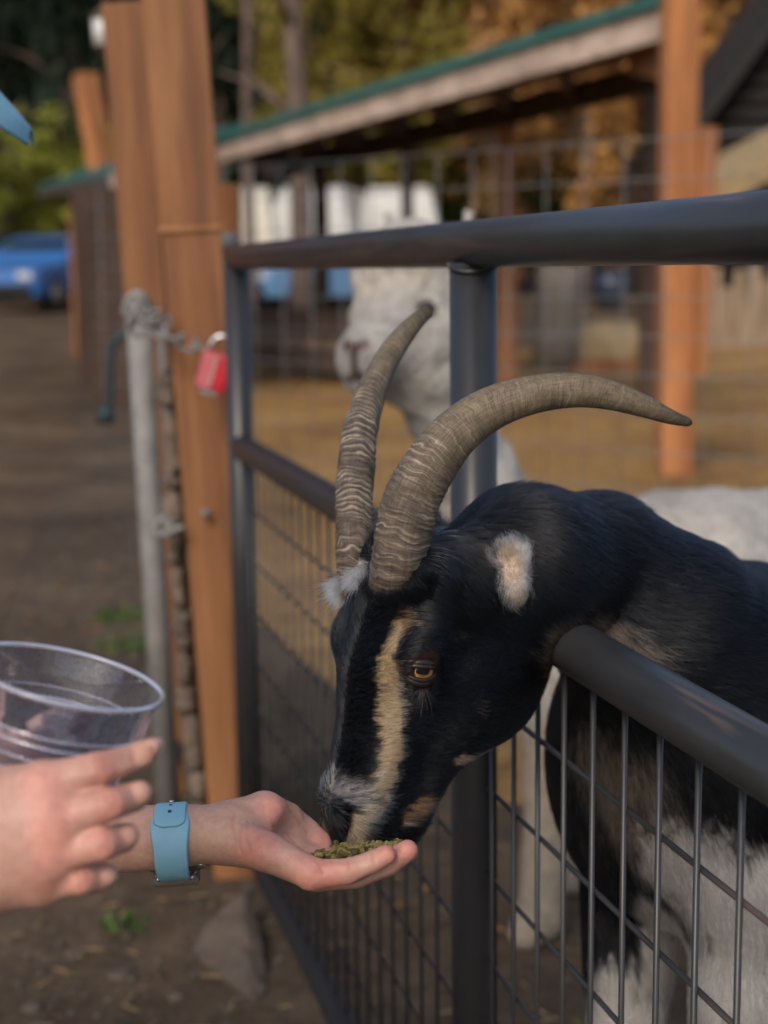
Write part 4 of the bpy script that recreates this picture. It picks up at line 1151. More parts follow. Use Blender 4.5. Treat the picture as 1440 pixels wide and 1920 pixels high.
for dx in (-.012, .010):
    r_ = ray(660 + dx * 900, 650); h = alp_bvh.ray_cast(Vector(CAM), Vector(r_).normalized())
    if h[0] is not None: MB().ball(np.array(h[0]) + FW * .001, (.004, .003, .006), 10, 8).build('nostril', m_aeye, alp, True)

# ================================================================== black goat
# head frame: u runs down the face, n points out of the forehead, s towards the goat's left
HO = P(708, 1082, 1.33)
HU = np.array([-0.27, -0.12, -0.955]); HU /= np.linalg.norm(HU)
HN = np.array([-0.82, -0.57, 0.0]); HN -= HU * (HN @ HU); HN /= np.linalg.norm(HN)
HS = np.cross(HU, HN)
if HS[0] < 0: HS = -HS
def H(u, n, s): return HO + HU * u + HN * n + HS * s
AX = [HU, HN, HS]

gf = Field(axis((-0.12, 0.24, 0.0023), (0.24, 0.50, 0.006), (0.50, 1.75, 0.02)),
           axis((1.04, 1.46, 0.0023), (1.46, 1.80, 0.006), (1.80, 2.7, 0.02)),
           axis((-0.03, 0.55, 0.014), (0.55, 0.80, 0.006), (0.80, 1.12, 0.0023), (1.12, 1.3, 0.01)))
k = 0.025
# cranium, forehead, orbits
gf.ell(H(0.020, -0.058, 0), (0.062, 0.058, 0.054), AX, k)
gf.ell(H(0.065, -0.042, 0), (0.060, 0.042, 0.050), AX, k)
for s in (-1, 1):
    gf.ell(H(0.058, -0.031, 0.044 * s), (0.029, 0.027, 0.019), AX, 0.018)
    gf.cone(H(-0.012, -0.026, 0.029 * s), H(0.012, -0.030, 0.029 * s), 0.026, 0.027, 0.015)
# nasal bridge and muzzle
gf.cone(H(0.085, -0.042, 0), H(0.195, -0.044, 0), 0.040, 0.029, 0.022)
gf.cone(H(0.085, -0.070, 0), H(0.190, -0.062, 0), 0.042, 0.027, 0.022, flat=HN, fl=1.2)
gf.cone(H(0.195, -0.042, 0), H(0.222, -0.050, 0), 0.030, 0.025, 0.012)
for s in (-1, 1):
    gf.ell(H(0.216, -0.046, 0.015 * s), (0.019, 0.021, 0.014), AX, 0.010)
    gf.ell(H(0.226, -0.068, 0.012 * s), (0.019, 0.020, 0.015), AX, 0.010)
    gf.cone(H(0.120, -0.105, 0.020 * s), H(0.200, -0.092, 0.011 * s), 0.024, 0.019, 0.016)
    gf.ell(H(0.085, -0.105, 0.020 * s), (0.062, 0.052, 0.034), AX, 0.022)
    gf.ell(H(0.070, -0.150, 0.018 * s), (0.045, 0.036, 0.032), AX, 0.022)
gf.ell(H(0.213, -0.096, 0), (0.022, 0.020, 0.019), AX, 0.010)
# throat and neck
neck = [P(850, 1100, 1.375), P(985, 1066, 1.42), P(1120, 1066, 1.475), P(1250, 1180, 1.50), P(1400, 1325, 1.56)]
gf.cone(H(0.028, -0.10, 0), neck[1], 0.046, 0.060, 0.025)
gf.cone(H(0.075, -0.13, 0), neck[1], 0.050, 0.058, 0.04)
gf.chain(neck, [0.046, 0.066, 0.069, 0.090, 0.122], 0.025)
gf.cone(P(1150, 1200, 1.53), P(1250, 1400, 1.60), 0.05, 0.075, 0.05)
# chest, shoulders, trunk
sh = P(1400, 1385, 1.66)
gf.ell(P(1200, 1440, 1.66), (0.080, 0.085, 0.125), None, 0.05)
gf.ell(P(1330, 1430, 1.66), (0.14, 0.15, 0.18), None, 0.07)
gf.cone(sh, sh + np.array([0.62, 0.22, -0.02]), 0.175, 0.185, 0.08)
gf.ell(sh + np.array([0.72, 0.26, 0.0]), (0.20, 0.17, 0.18), None, 0.08)
def leg(top, knee, foot, r0, r1, r2, hock=None):
    gf.cone(top, knee, r0, r1, 0.03)
    gf.ell(knee, (r1 * 1.12, r1 * 1.12, 0.03), None, 0.02)
    gf.cone(knee, foot + np.array([0, 0, 0.07]), r1 * 0.82, r2, 0.02)
    gf.cone(foot + np.array([0, 0, 0.07]), foot + np.array([-0.025, -0.01, 0.03]), r2, 0.026, 0.015)
    gf.cone(foot + np.array([-0.03, -0.012, 0.022]), foot + np.array([0.0, 0, 0.022]), 0.024, 0.024, 0.01)
fl = P(1190, 1560, 1.74); kn = P(1165, 2080, 1.76)
leg(fl, np.array([kn[0], kn[1], 0.30]), np.array([kn[0] + .01, kn[1], 0.0]), 0.062, 0.032, 0.022)
fn_ = P(1420, 1640, 1.56); kn = P(1370, 2080, 1.56)
gf.cone(P(1340, 1480, 1.60), fn_, 0.09, 0.07, 0.05)
leg(fn_, np.array([kn[0], kn[1], 0.30]), np.array([kn[0] + .01, kn[1], 0.0]), 0.068, 0.033, 0.022)
for dy in (-0.09, 0.11):
    hip = sh + np.array([0.74, 0.26 + dy, -0.08])
    stf = sh + np.array([0.62, 0.24 + dy, 0]); stf[2] = 0.50
    hk = sh + np.array([0.84, 0.27 + dy, 0]); hk[2] = 0.30
    ft = sh + np.array([0.78, 0.26 + dy, 0]); ft[2] = 0
    gf.cone(hip, stf, 0.12, 0.062, 0.05); gf.cone(stf, hk, 0.058, 0.030, 0.02); leg(hk, hk * .6 + (ft + [0, 0, .07]) * .4, ft, 0.03, 0.026, 0.022)
gf.cone(sh + np.array([0.88, 0.31, 0.12]), sh + np.array([0.98, 0.34, 0.13]), 0.028, 0.014, 0.03)
# mouth line, nostril, eye socket
for s in (-1, 1):
    gf.ell(H(0.064, -0.029, 0.0755 * s), (0.0130, 0.0195, 0.0185), AX, 0.004, op='sub')
    gf.ell(H(0.055, -0.060, 0.062 * s), (0.014, 0.016, 0.008), AX, 0.012, op='sub')
GV, GF = gf.mesh(1)
del gf
goat_bvh = BVHTree.FromPolygons([tuple(v) for v in GV.tolist()], [tuple(f) for f in GF.tolist()])
def on_goat(px, py):
    r = ray(px, py); h = goat_bvh.ray_cast(Vector(CAM), Vector(r).normalized())
    return np.array(h[0]) if h[0] is not None else P(px, py, 1.4)
def _mir0(p): return p - 2 * HS * ((p - HO) @ HS)
NOSTRIL = [on_goat(x, y) for x, y in ((652, 1522), (650, 1545), (640, 1568), (626, 1588))]
MOUTH = [on_goat(x, y) for x, y in ((652, 1604), (690, 1592), (722, 1570), (752, 1545))]
def groove(pts, rad, depth):
    global GV
    for q in (pts, [_mir0(p_) for p_ in pts]):
        d_ = seg_dist(GV, q, rad); m_ = d_ < 1.6
        nn_ = vnormals(GV, GF)[m_]
        GV[m_] -= nn_ * (depth * np.exp(-(d_[m_] * 1.25) ** 2))[:, None]
groove(NOSTRIL, [.0026, .0046, .0046, .0026], .0085)
groove([p_ + HS * .0 - HN * .0085 for p_ in NOSTRIL[:3]], [.003, .003, .003], -.0022)
groove(MOUTH, [.0022, .0028, .0028, .002], .0040)
def mir(p):
    p = np.asarray(p, float); return p - 2 * HS * ((p - HO) @ HS)
BLACK = np.array([0.0065, 0.0075, 0.0105]); TAN = np.array([0.58, 0.41, 0.24]); WHITE = np.array([0.72, 0.68, 0.66])
CREAM = np.array([0.55, 0.42, 0.28]); RUST = np.array([0.42, 0.22, 0.10]); GREYB = np.array([0.16, 0.12, 0.09]); DKSKIN = np.array([0.035, 0.025, 0.022])
def _pl(*pts): return [on_goat(x, y) for x, y in pts]
def _both(pts): return [(pts, 0), ([mir(q) for q in pts], 0)]
patches = []      # (points, radii, colour, softness, fill)
def patch(pts, rad, col, soft=0.25, fill=1.0, both=False):
    patches.append((pts, rad, col, soft, fill))
    if both: patches.append(([mir(q) for q in pts], rad, col, soft, fill))
mm = 0.001
patch(_pl((757, 1128), (752, 1170)), [4*mm, 8*mm], RUST, 0.5, 0.7)
patch(_pl((745, 1175), (728, 1215), (725, 1270)), [5.5*mm, 9*mm, 11.5*mm], TAN, 0.40, 1.0)
patch(_pl((725, 1270), (728, 1340), (733, 1400), (722, 1460)), [10.5*mm, 10.5*mm, 12.5*mm, 11*mm], TAN, 0.40, 1.0)
patch(_pl((722, 1460), (700, 1520)), [11*mm, 10*mm], CREAM, 0.4, 0.85, True)
patch(_pl((680, 1530), (660, 1590)), [9*mm, 8*mm], CREAM, 0.35, 0.95, True)
patch(_pl((600, 1470), (640, 1478), (672, 1492)), [11*mm, 13*mm, 9*mm], WHITE, 0.8, 0.72)
patch(_pl((600, 1440), (606, 1425)), [5*mm, 4*mm], WHITE, 0.8, 0.4)
patch(_pl((700, 1535), (735, 1495)), [4*mm, 3.5*mm], WHITE, 0.8, 0.6, True)
patch(_pl((860, 1425), (915, 1408)), [7*mm, 9*mm], TAN, 0.4, 0.95, True)
patch(_pl((765, 1530), (800, 1510)), [9*mm, 10*mm], RUST * 1.1, 0.5, 0.85, True)
patch(_pl((640, 1095), (672, 1075)), [14*mm, 13*mm], WHITE, 0.35, 1.0)
patch(_pl((805, 985), (810, 1010)), [7*mm, 5*mm], WHITE, 0.7, 0.5)
patch(_pl((850, 1188), (858, 1200)), [5*mm, 4*mm], RUST, 0.7, 0.35)
patch(_pl((900, 1320), (905, 1335)), [4*mm, 3*mm], TAN, 0.7, 0.25)
# under the neck and on the chest
patch(_pl((1050, 1200), (1120, 1195), (1195, 1245)) , [30*mm, 28*mm, 22*mm], GREYB * 1.2, 0.6, 0.9)
patch(_pl((1115, 1420), (1170, 1480), (1190, 1540)), [40*mm, 55*mm, 45*mm], GREYB * 1.3, 0.6, 0.8)
patch(_pl((1300, 1640), (1360, 1680), (1430, 1700)), [62*mm, 62*mm, 60*mm], WHITE * 0.92, 0.18, 1.0)
patch(_pl((1225, 1700), (1260, 1800), (1290, 1900)), [26*mm, 40*mm, 60*mm], WHITE * 0.9, 0.2, 1.0)
patch(_pl((1150, 1850), (1160, 1910)), [34*mm, 40*mm], WHITE * 0.95, 0.25, 1.0)
patch([fn_ + [0, -.03, -.10], fn_ + [0, -.03, -.34]], [0.09, 0.06], WHITE, 0.2, 1.0)
patch([fl + [0, -.03, -.24], fl + [0, -.03, -.44]], [0.08, 0.06], WHITE, 0.2, 1.0)
patch([sh + [0.1, 0, -.22], sh + [0.6, 0.2, -.22]], [0.12, 0.12], WHITE, 0.2, 1.0)
muz = [(H(0.232, -0.050, 0), 0.026), (H(0.226, -0.078, 0.0), 0.024)]
def goat_col(p, rng=None):
    c = np.repeat(BLACK[None, :], len(p), 0)
    r1 = rng.random(len(p)) if rng is not None else np.full(len(p), 0.5)
    sk = (r1 < 0.018) & (vnoise(p, 25, 5) > -.2)
    if rng is not None: c[sk] = BLACK * 6 + np.array([0.03, 0.02, 0.01])
    for i, (pts, rad, col, soft, fill) in enumerate(patches):
        d = seg_dist(p, pts, rad) + 0.20 * vnoise(p, 240, 30 + i) + 0.17 * vnoise(p, 650, 60 + i)
        pr = np.clip((1 - d) / soft + 0.5, 0, 1) * fill
        if rng is not None:
            m = rng.random(len(p)) < pr
            c[m] = col[None, :] * (0.75 + 0.5 * rng.random(m.sum())[:, None])
        else:
            c += (col[None, :] * 0.55 - c) * (pr[:, None] ** 2)
    return c
def skin_col(p):
    c = goat_col(p)
    for q, r_ in muz:
        w = np.clip(1.6 - np.linalg.norm(p - q, axis=1) / r_, 0, 1)[:, None] * 0.6
        c += (DKSKIN - c) * w
    for s in (-1, 1):
        e = H(0.064, -0.029, 0.060 * s)
        w = np.clip(1.7 - np.linalg.norm(p - e, axis=1) / 0.018, 0, 1)[:, None]
        c += (np.array([0.022, 0.012, 0.010]) - c) * w
    for q_ in (NOSTRIL, [mir(p_) for p_ in NOSTRIL]):
        w = np.clip(1.5 - seg_dist(p, q_, [.003, .0045, .0045, .003]), 0, 1)[:, None]; c += (np.array([.008, .006, .006]) - c) * w
    for q_ in (MOUTH, [mir(p_) for p_ in MOUTH]):
        w = np.clip(1.4 - seg_dist(p, q_, [.003] * 4), 0, 1)[:, None] * .8; c += (np.array([.012, .008, .008]) - c) * w
    return c
goat = thing('goat', [float(sh[0]), float(sh[1]), 0.0], 'black horned goat with tan face stripe, neck over the rail, eating from the hand', 'goat')
m_goatskin = mat_attr('goat_skin', rough=0.75, scale=300, amount=0.3, spec=0.06, bstr=0.5, bdist=0.0006)
mesh_np('body', GV, GF, m_goatskin, goat, True, skin_col(GV))
m_fur = mat_hair('goat_hair', 0.20, 0.34)
def head_w(p):
    q = p - HO; u = q @ HU
    hd = np.linalg.norm(p - H(0.1, -0.07, 0), axis=1)
    w = np.where(hd < 0.20, 1.0, 0.5)
    w = np.where((p[:, 0] > 0.45) | (p[:, 2] < 0.50), 0.06, w)
    e = np.minimum(np.linalg.norm((p - H(0.064, -0.029, 0.060)) , axis=1), np.linalg.norm(p - H(0.064, -0.029, -0.060), axis=1))
    w = np.where(e < 0.0175, 0.015, w)
    nz = np.minimum(np.linalg.norm(p - H(0.236, -0.038, 0), axis=1) / 0.020, np.linalg.norm(p - H(0.240, -0.062, 0), axis=1) / 0.016)
    w = np.where(nz < 1, 0.08, w)
    for q_ in (NOSTRIL, [mir(p_) for p_ in NOSTRIL]): w = np.where(seg_dist(p, q_, [.006] * 4) < 1, 0.005, w)
    for q_ in (MOUTH, [mir(p_) for p_ in MOUTH]): w = np.where(seg_dist(p, q_, [.003] * 4) < 1, 0.15, w)
    for q_ in ([on_goat(608, 1535), on_goat(618, 1565)],): w = np.where(seg_dist(p, q_, [.010] * 2) < 1, 0.10, w)
    for s in (-1, 1):
        w = np.where(seg_dist(p, [H(-0.03, -0.012, 0.032 * s), H(0.012, -0.018, 0.032 * s)], [0.022, 0.018]) < 1, 0.2, w)
    return w
body_dir = np.array([0.85, 0.25, -0.35])
def fur_dir(p, n):
    q = p - HO; u = q @ HU; nn = q @ HN; s = q @ HS
    dh = -HU[None, :] * np.clip(0.25 + (0.16 - np.abs(u)) * 0 + 0.5 * (nn > -0.035), 0, 1)[:, None] - HN[None, :] * 0.85 + HS[None, :] * (np.sign(s) * 0.55 * (nn > -0.05))[:, None]
    low = (u > 0.205)[:, None]
    dh = np.where(low, -HU[None, :] * 0.6 - HN[None, :] * 0.7, dh)
    top = np.clip((0.03 - u) / 0.03, 0, 1)[:, None]
    dh = dh * (1 - top) + top * (-HN[None, :] * 1.0 + HS[None, :] * np.sign(s)[:, None] * 0.4 + HU[None, :] * 0.25)
    wt = np.clip((np.linalg.norm(p - H(0.07, -0.07, 0), axis=1) - 0.11) / 0.07, 0, 1)[:, None]
    low2 = np.clip((0.95 - p[:, 2]) / 0.15, 0, 1)[:, None]
    bd = np.array([0.9, 0.2, -0.25])[None, :] * (1 - low2) + np.array([0.25, 0.0, -1.0])[None, :] * low2
    sw = np.stack([vnoise(p, 18, 1), vnoise(p, 18, 2), vnoise(p, 18, 3)], 1) * 0.22
    return dh * (1 - wt) + bd * wt + sw
def fur_len(p):
    q = p - HO; u = q @ HU
    L = np.interp(u, [-0.05, 0.0, 0.05, 0.12, 0.2, 0.24], [0.020, 0.015, 0.010, 0.0075, 0.0055, 0.0035])
    wt = np.clip((np.linalg.norm(p - H(0.07, -0.07, 0), axis=1) - 0.10) / 0.08, 0, 1)
    L = L * (1 - wt) + 0.021 * wt
    e = np.minimum(np.linalg.norm((p - H(0.064, -0.029, 0.060)) , axis=1), np.linalg.norm(p - H(0.064, -0.029, -0.060), axis=1))
    L = L * np.clip(e / 0.035, 0.35, 1)
    return L
make_fur('fur', GV, GF, m_fur, goat, 330000, head_w, fur_dir, fur_len, goat_col, rad=0.00013, lift=0.33, seed=3)

# long tufts: poll tuft of white hair, ear hair
def tuft(name, c, r, axes_dir, n, L, col, seed, spread=0.6, rad=0.00014, label=None, flat=None):
    rng = np.random.default_rng(seed)
    d = np.asarray(axes_dir, float); d /= np.linalg.norm(d)
    off = rng.normal(size=(n, 3)); off /= np.linalg.norm(off, axis=1)[:, None]; off *= (rng.random(n) ** 0.5)[:, None] * np.asarray(r)
    p = np.asarray(c) + off
    dd = d[None, :] + off / np.max(r) * spread + rng.normal(size=(n, 3)) * 0.22
    dd /= np.linalg.norm(dd, axis=1)[:, None]
    LL = L * (0.5 + 0.8 * rng.random(n))
    bend = rng.normal(size=(n, 3)) * 0.15
    t = np.linspace(0, 1, 5)[None, :, None]
    pts = p[:, None, :] + dd[:, None, :] * t * LL[:, None, None] + bend[:, None, :] * LL[:, None, None] * t * t
    T = np.array(parent_world(goat).inverted()); pts = pts.reshape(-1, 3) @ T[:3, :3].T + T[:3, 3]
    hc = bpy.data.hair_curves.new(name); hc.add_curves([5] * n)
    hc.points.foreach_set('position', pts.astype(np.float32).ravel())
    ra = hc.attributes.get('radius') or hc.attributes.new('radius', 'FLOAT', 'POINT')
    ra.data.foreach_set('value', np.tile(rad * np.array([1, 1, .8, .5, .1]), n).astype(np.float32))
    cc = np.ones((n, 4), np.float32); cc[:, :3] = np.asarray(col)[None, :] * (0.75 + 0.45 * rng.random(n))[:, None]
    hc.attributes.new('col', 'FLOAT_COLOR', 'CURVE').data.foreach_set('color', cc.ravel())
    hc.materials.append(m_fur)
    o = bpy.data.objects.new(name, hc); link(o, goat); o['kind'] = 'stuff'
    return o
e1 = on_goat(655, 1092)
for i_, (x_, y_) in enumerate(((636, 1096), (652, 1088), (668, 1080), (682, 1072), (646, 1104))):
    tuft('forehead_tuft', on_goat(x_, y_) - FW * 0.006, (0.006, 0.005, 0.006), (-0.75, -0.45, -0.45 - .1 * (x_ < 650)), 300, 0.016, WHITE * 1.15, 50 + i_, 0.5, 0.00022)
tuft('forehead_tuft', on_goat(650, 1108) - FW * .005, (0.007, 0.006, 0.006), (-0.35, -0.45, -0.9), 500, 0.018, WHITE, 6, 0.5)

# dark hair growing up over the horn bases
for i_, (x_, y_) in enumerate(((700, 1106), (718, 1114), (738, 1118), (758, 1118), (778, 1112), (796, 1100), (806, 1080), (690, 1092))):
    tuft('horn_base_hair', on_goat(x_, y_ + 14) - FW * .002, (0.008, 0.004, 0.006), (0.10, -0.35, 1.0), 380, 0.012, BLACK * 2.0, 70 + i_, 0.4, 0.00013)
# ears: short curled stubs with pale hair inside
def ear(s, c, up, out, fwd):
    f = Field(*[axis((c[i] - 0.07, c[i] + 0.07, 0.0022)) for i in range(3)])
    f.cone(c - up * .022 - out * .016, c - up * .010, 0.014, 0.012, 0.012)
    f.cone(c + up * .006 - out * .014, c + up * .010, 0.015, 0.011, 0.010)
    f.ell(c + out * 0.003 + up * .010 + fwd * .001, (0.0135, 0.0125, 0.008), [up, fwd, out], 0.008)
    f.ell(c + out * 0.002 - up * .012, (0.0160, 0.0070, 0.007), [up, fwd, out], 0.010)
    f.ell(c + out * 0.014 + up * .008 - fwd * .001, (0.009, 0.0045, 0.006), [up, fwd, out], 0.006, op='sub')
    V_, F_ = f.mesh(1)
    q = V_ - c
    inn = np.clip(((q @ out) - 0.000) / 0.006, 0, 1)[:, None]
    colr = BLACK[None, :] * (1 - inn) + np.array([0.40, 0.31, 0.25])[None, :] * inn
    o = mesh_np('ear', V_, F_, m_goatskin, goat, True, colr)
    def ecol(p, rng):
        q = p - c; o_ = q @ out; t_ = q @ up; f_ = q @ fwd
        cc = np.repeat(WHITE[None, :] * 1.0, len(p), 0)
        tan_ = (np.abs(f_ + .001) < 0.005) & (t_ > -.012) & (rng.random(len(p)) < .55); cc[tan_] = CREAM * 0.75
        lowr = t_ + rng.normal(size=len(p)) * 0.004 < -0.020
        cc[lowr] = np.array([.50, .33, .22])
        dk = (rng.random(len(p)) < 0.30) & (t_ > .008) & (np.abs(f_) < 0.009)
        cc[dk] = GREYB * 0.5
        dl = (f_ < -.007) & (rng.random(len(p)) < .55); cc[dl] = BLACK * 4
        cc[o_ < 0.0005] = BLACK * 2
        return cc
    def edir(p, n):
        q = p - c; q = q - out * (q @ out)[:, None]
        return q / .012 + up[None, :] * 0.25 + out[None, :] * .3
    make_fur('ear_hair', V_, F_, m_fur, o, 4200, lambda p: np.where((p - c) @ out > 0.0, 1.0, .25), edir, lambda p: 0.009 + 0.007 * (vnoise(p, 320, 7) > .1), ecol, rad=0.00013, lift=0.8, seed=9 + int(s), jitter=0.65, clump=.004, tonevar=.25)
    return o
ec = on_goat(955, 1068)
oute = np.array([0.10, -0.95, 0.25]); oute /= np.linalg.norm(oute)
upe = np.array([-0.12, 0.15, 1.0]); upe -= oute * (upe @ oute); upe /= np.linalg.norm(upe)
ear(1, ec + oute * 0.004, upe, oute, np.cross(upe, oute))
ecm = mir(ec); def_v = lambda v: v - 2 * HS * (v @ HS)
om_, um_ = def_v(oute), def_v(upe)
ear(-1, ecm + om_ * 0.004, um_, om_, np.cross(um_, om_))

# eyes
def mat_eye():
    m, nt, b = newmat('goat_iris')
    tc = N(nt, 'ShaderNodeTexCoord'); sx = N(nt, 'ShaderNodeSeparateXYZ'); nt.links.new(tc.outputs['Object'], sx.inputs[0])
    # object axes: x along the slit, y across, z out of the eye
    def mth(op, a, b_=None, v=None):
        n = N(nt, 'ShaderNodeMath', operation=op)
        nt.links.new(a, n.inputs[0])
        if b_ is not None: nt.links.new(b_, n.inputs[1])
        elif v is not None: n.inputs[1].default_value = v
        return n.outputs[0]
    r2 = mth('SQRT', mth('ADD', mth('MULTIPLY', sx.outputs[0], sx.outputs[0]), mth('MULTIPLY', sx.outputs[1], sx.outputs[1])))
    nz = noise(nt, 900, 4)
    rr = mth('ADD', r2, mth('MULTIPLY', mth('SUBTRACT', nz, v=0.5), v=0.002))
    iris = ramp(nt, mth('MULTIPLY', rr, v=70.0), [(0.30, (0.16, 0.07, 0.02)), (0.52, (0.45, 0.22, 0.055)), (0.72, (0.50, 0.26, 0.07)), (0.86, (0.10, 0.04, 0.015)), (0.97, (0.012, 0.008, 0.008))])
    # rectangular pupil: |x|<5.6mm, |y|<2.3mm with rounded ends
    ax_ = mth('DIVIDE', mth('ABSOLUTE', sx.outputs[0]), v=0.0068); ay = mth('DIVIDE', mth('ABSOLUTE', sx.outputs[1]), v=0.0036)
    pp = mth('ADD', mth('POWER', ax_, v=4.0), mth('POWER', ay, v=4.0))
    mask = ramp(nt, pp, [(0.75, (0, 0, 0)), (1.0, (1, 1, 1))])
    mx = N(nt, 'ShaderNodeMix', data_type='RGBA'); nt.links.new(mask, mx.inputs[0])
    mx.inputs[6].default_value = (0.003, 0.004, 0.008, 1); nt.links.new(iris, mx.inputs[7])
    nt.links.new(mx.outputs[2], b.inputs['Base Color'])
    b.inputs['Roughness'].default_value = 0.25; b.inputs['Coat Weight'].default_value = 1.0; b.inputs['Coat Roughness'].default_value = 0.03
    return m
m_iris = mat_eye()
m_lid = mat_noise('goat_eyelid', [(0.35, (0.012, 0.008, 0.008)), (0.65, (0.030, 0.017, 0.013))], 300, 0.38, bstr=0.5, bdist=0.0005)
def eye(s):
    c = H(0.064, -0.029, 0.0450 * s)
    out = HS * s + HN * 0.18 ; out /= np.linalg.norm(out)
    slit = -HN * 1.0 - HU * 0.10; slit -= out * (slit @ out); slit /= np.linalg.norm(slit)
    # tilt of the slit as seen in the photograph: nearly level, outer corner a little higher
    acr = np.cross(out, slit)
    o = bpy.data.objects.new('eye', bpy.data.meshes.new('eye'))
    mb = MB().ball((0, 0, 0), 0.0172, 40, 28)
    me = bpy.data.meshes.new('eye'); me.from_pydata(mb.v, [], mb.f); me.materials.append(m_iris)
    for p_ in me.polygons: p_.use_smooth = True
    o = bpy.data.objects.new('eye', me); link(o, goat)
    M = Matrix(((slit[0], acr[0], out[0], c[0]), (slit[1], acr[1], out[1], c[1]), (slit[2], acr[2], out[2], c[2]), (0, 0, 0, 1)))
    o.matrix_local = parent_world(goat).inverted() @ M
    # lids: swept rolls over the ball
    for sgn, hgt, nm in ((1, 0.0038, 'upper_eyelid'), (-1, 0.0085, 'lower_eyelid')):
        upw = acr if (acr @ HU) < 0 else -acr
        pts, rad = [], []
        for i in range(25):
            a = math.pi * i / 24
            x_ = -0.0150 * math.cos(a); y_ = sgn * hgt * math.sin(a) ** 0.8
            z_ = math.sqrt(max(0.0177 ** 2 - x_ * x_ - y_ * y_, 1e-6)) + 0.0004
            pts.append(c + slit * x_ + upw * y_ + out * z_); rad.append(0.0012 + 0.0011 * math.sin(a))
        l = MB().tube(pts, rad, 12)
        # skin fold above / below
        pts2 = [p_ + upw * sgn * (0.0030 * math.sin(math.pi * i / 24)) - out * 0.0016 for i, p_ in enumerate(pts)]
        l.tube(pts2, [r_ * 1.45 for r_ in rad], 12)
        l.build(nm, m_lid, goat, True)
    # lashes and long hairs below the eye
eye(1); eye(-1)
upw = -HU
tuft('eyelashes', H(0.080, -0.032, 0.058), (0.004, 0.004, 0.004), HU * 0.9 + HS * 0.35, 26, 0.022, GREYB * 1.2, 21, 0.9, 0.00007)
tuft('eyelashes', H(0.052, -0.030, 0.058), (0.006, 0.006, 0.004), -HU * 0.5 + HS * 0.6 - HN * .3, 60, 0.010, BLACK * 3, 22, 1.2, 0.00008)

# horns
def mat_horn():
    m, nt, b = newmat('horn_keratin')
    a = N(nt, 'ShaderNodeAttribute', attribute_name='col')
    hv = N(nt, 'ShaderNodeAttribute', attribute_name='hco')       # (arc length, around, 0)
    fib = noise(nt, 1.0, 6, 0.7, hv.outputs['Vector'], (60, 900, 1))
    blot = noise(nt, 1.0, 5, 0.6, hv.outputs['Vector'], (140, 90, 1))
    lines = noise(nt, 1.0, 5, 0.7, hv.outputs['Vector'], (1300, 60, 1), 0.6)
    mx = N(nt, 'ShaderNodeMix', data_type='RGBA', blend_type='MULTIPLY'); mx.inputs[0].default_value = 1
    nt.links.new(a.outputs['Color'], mx.inputs[6]); nt.links.new(ramp(nt, fib, [(0.3, (0.62, 0.60, 0.58)), (0.7, (1.4, 1.38, 1.35))]), mx.inputs[7])
    m2 = N(nt, 'ShaderNodeMix', data_type='RGBA', blend_type='MULTIPLY'); m2.inputs[0].default_value = 1
    nt.links.new(mx.outputs[2], m2.inputs[6]); nt.links.new(ramp(nt, blot, [(0.3, (0.72, 0.70, 0.68)), (0.7, (1.2, 1.2, 1.18))]), m2.inputs[7])
    m3 = N(nt, 'ShaderNodeMix', data_type='RGBA', blend_type='MULTIPLY'); m3.inputs[0].default_value = 1
    nt.links.new(m2.outputs[2], m3.inputs[6]); nt.links.new(ramp(nt, lines, [(0.36, (0.55, 0.53, 0.5)), (0.6, (1.15, 1.15, 1.15))]), m3.inputs[7])
    nt.links.new(m3.outputs[2], b.inputs['Base Color'])
    b.inputs['Roughness'].default_value = 0.62; b.inputs['Specular IOR Level'].default_value = 0.35
    bump(nt, b, lines, 0.5, 0.0008); bump(nt, b, fib, 0.35, 0.0005)
    return m
m_horn = mat_horn()
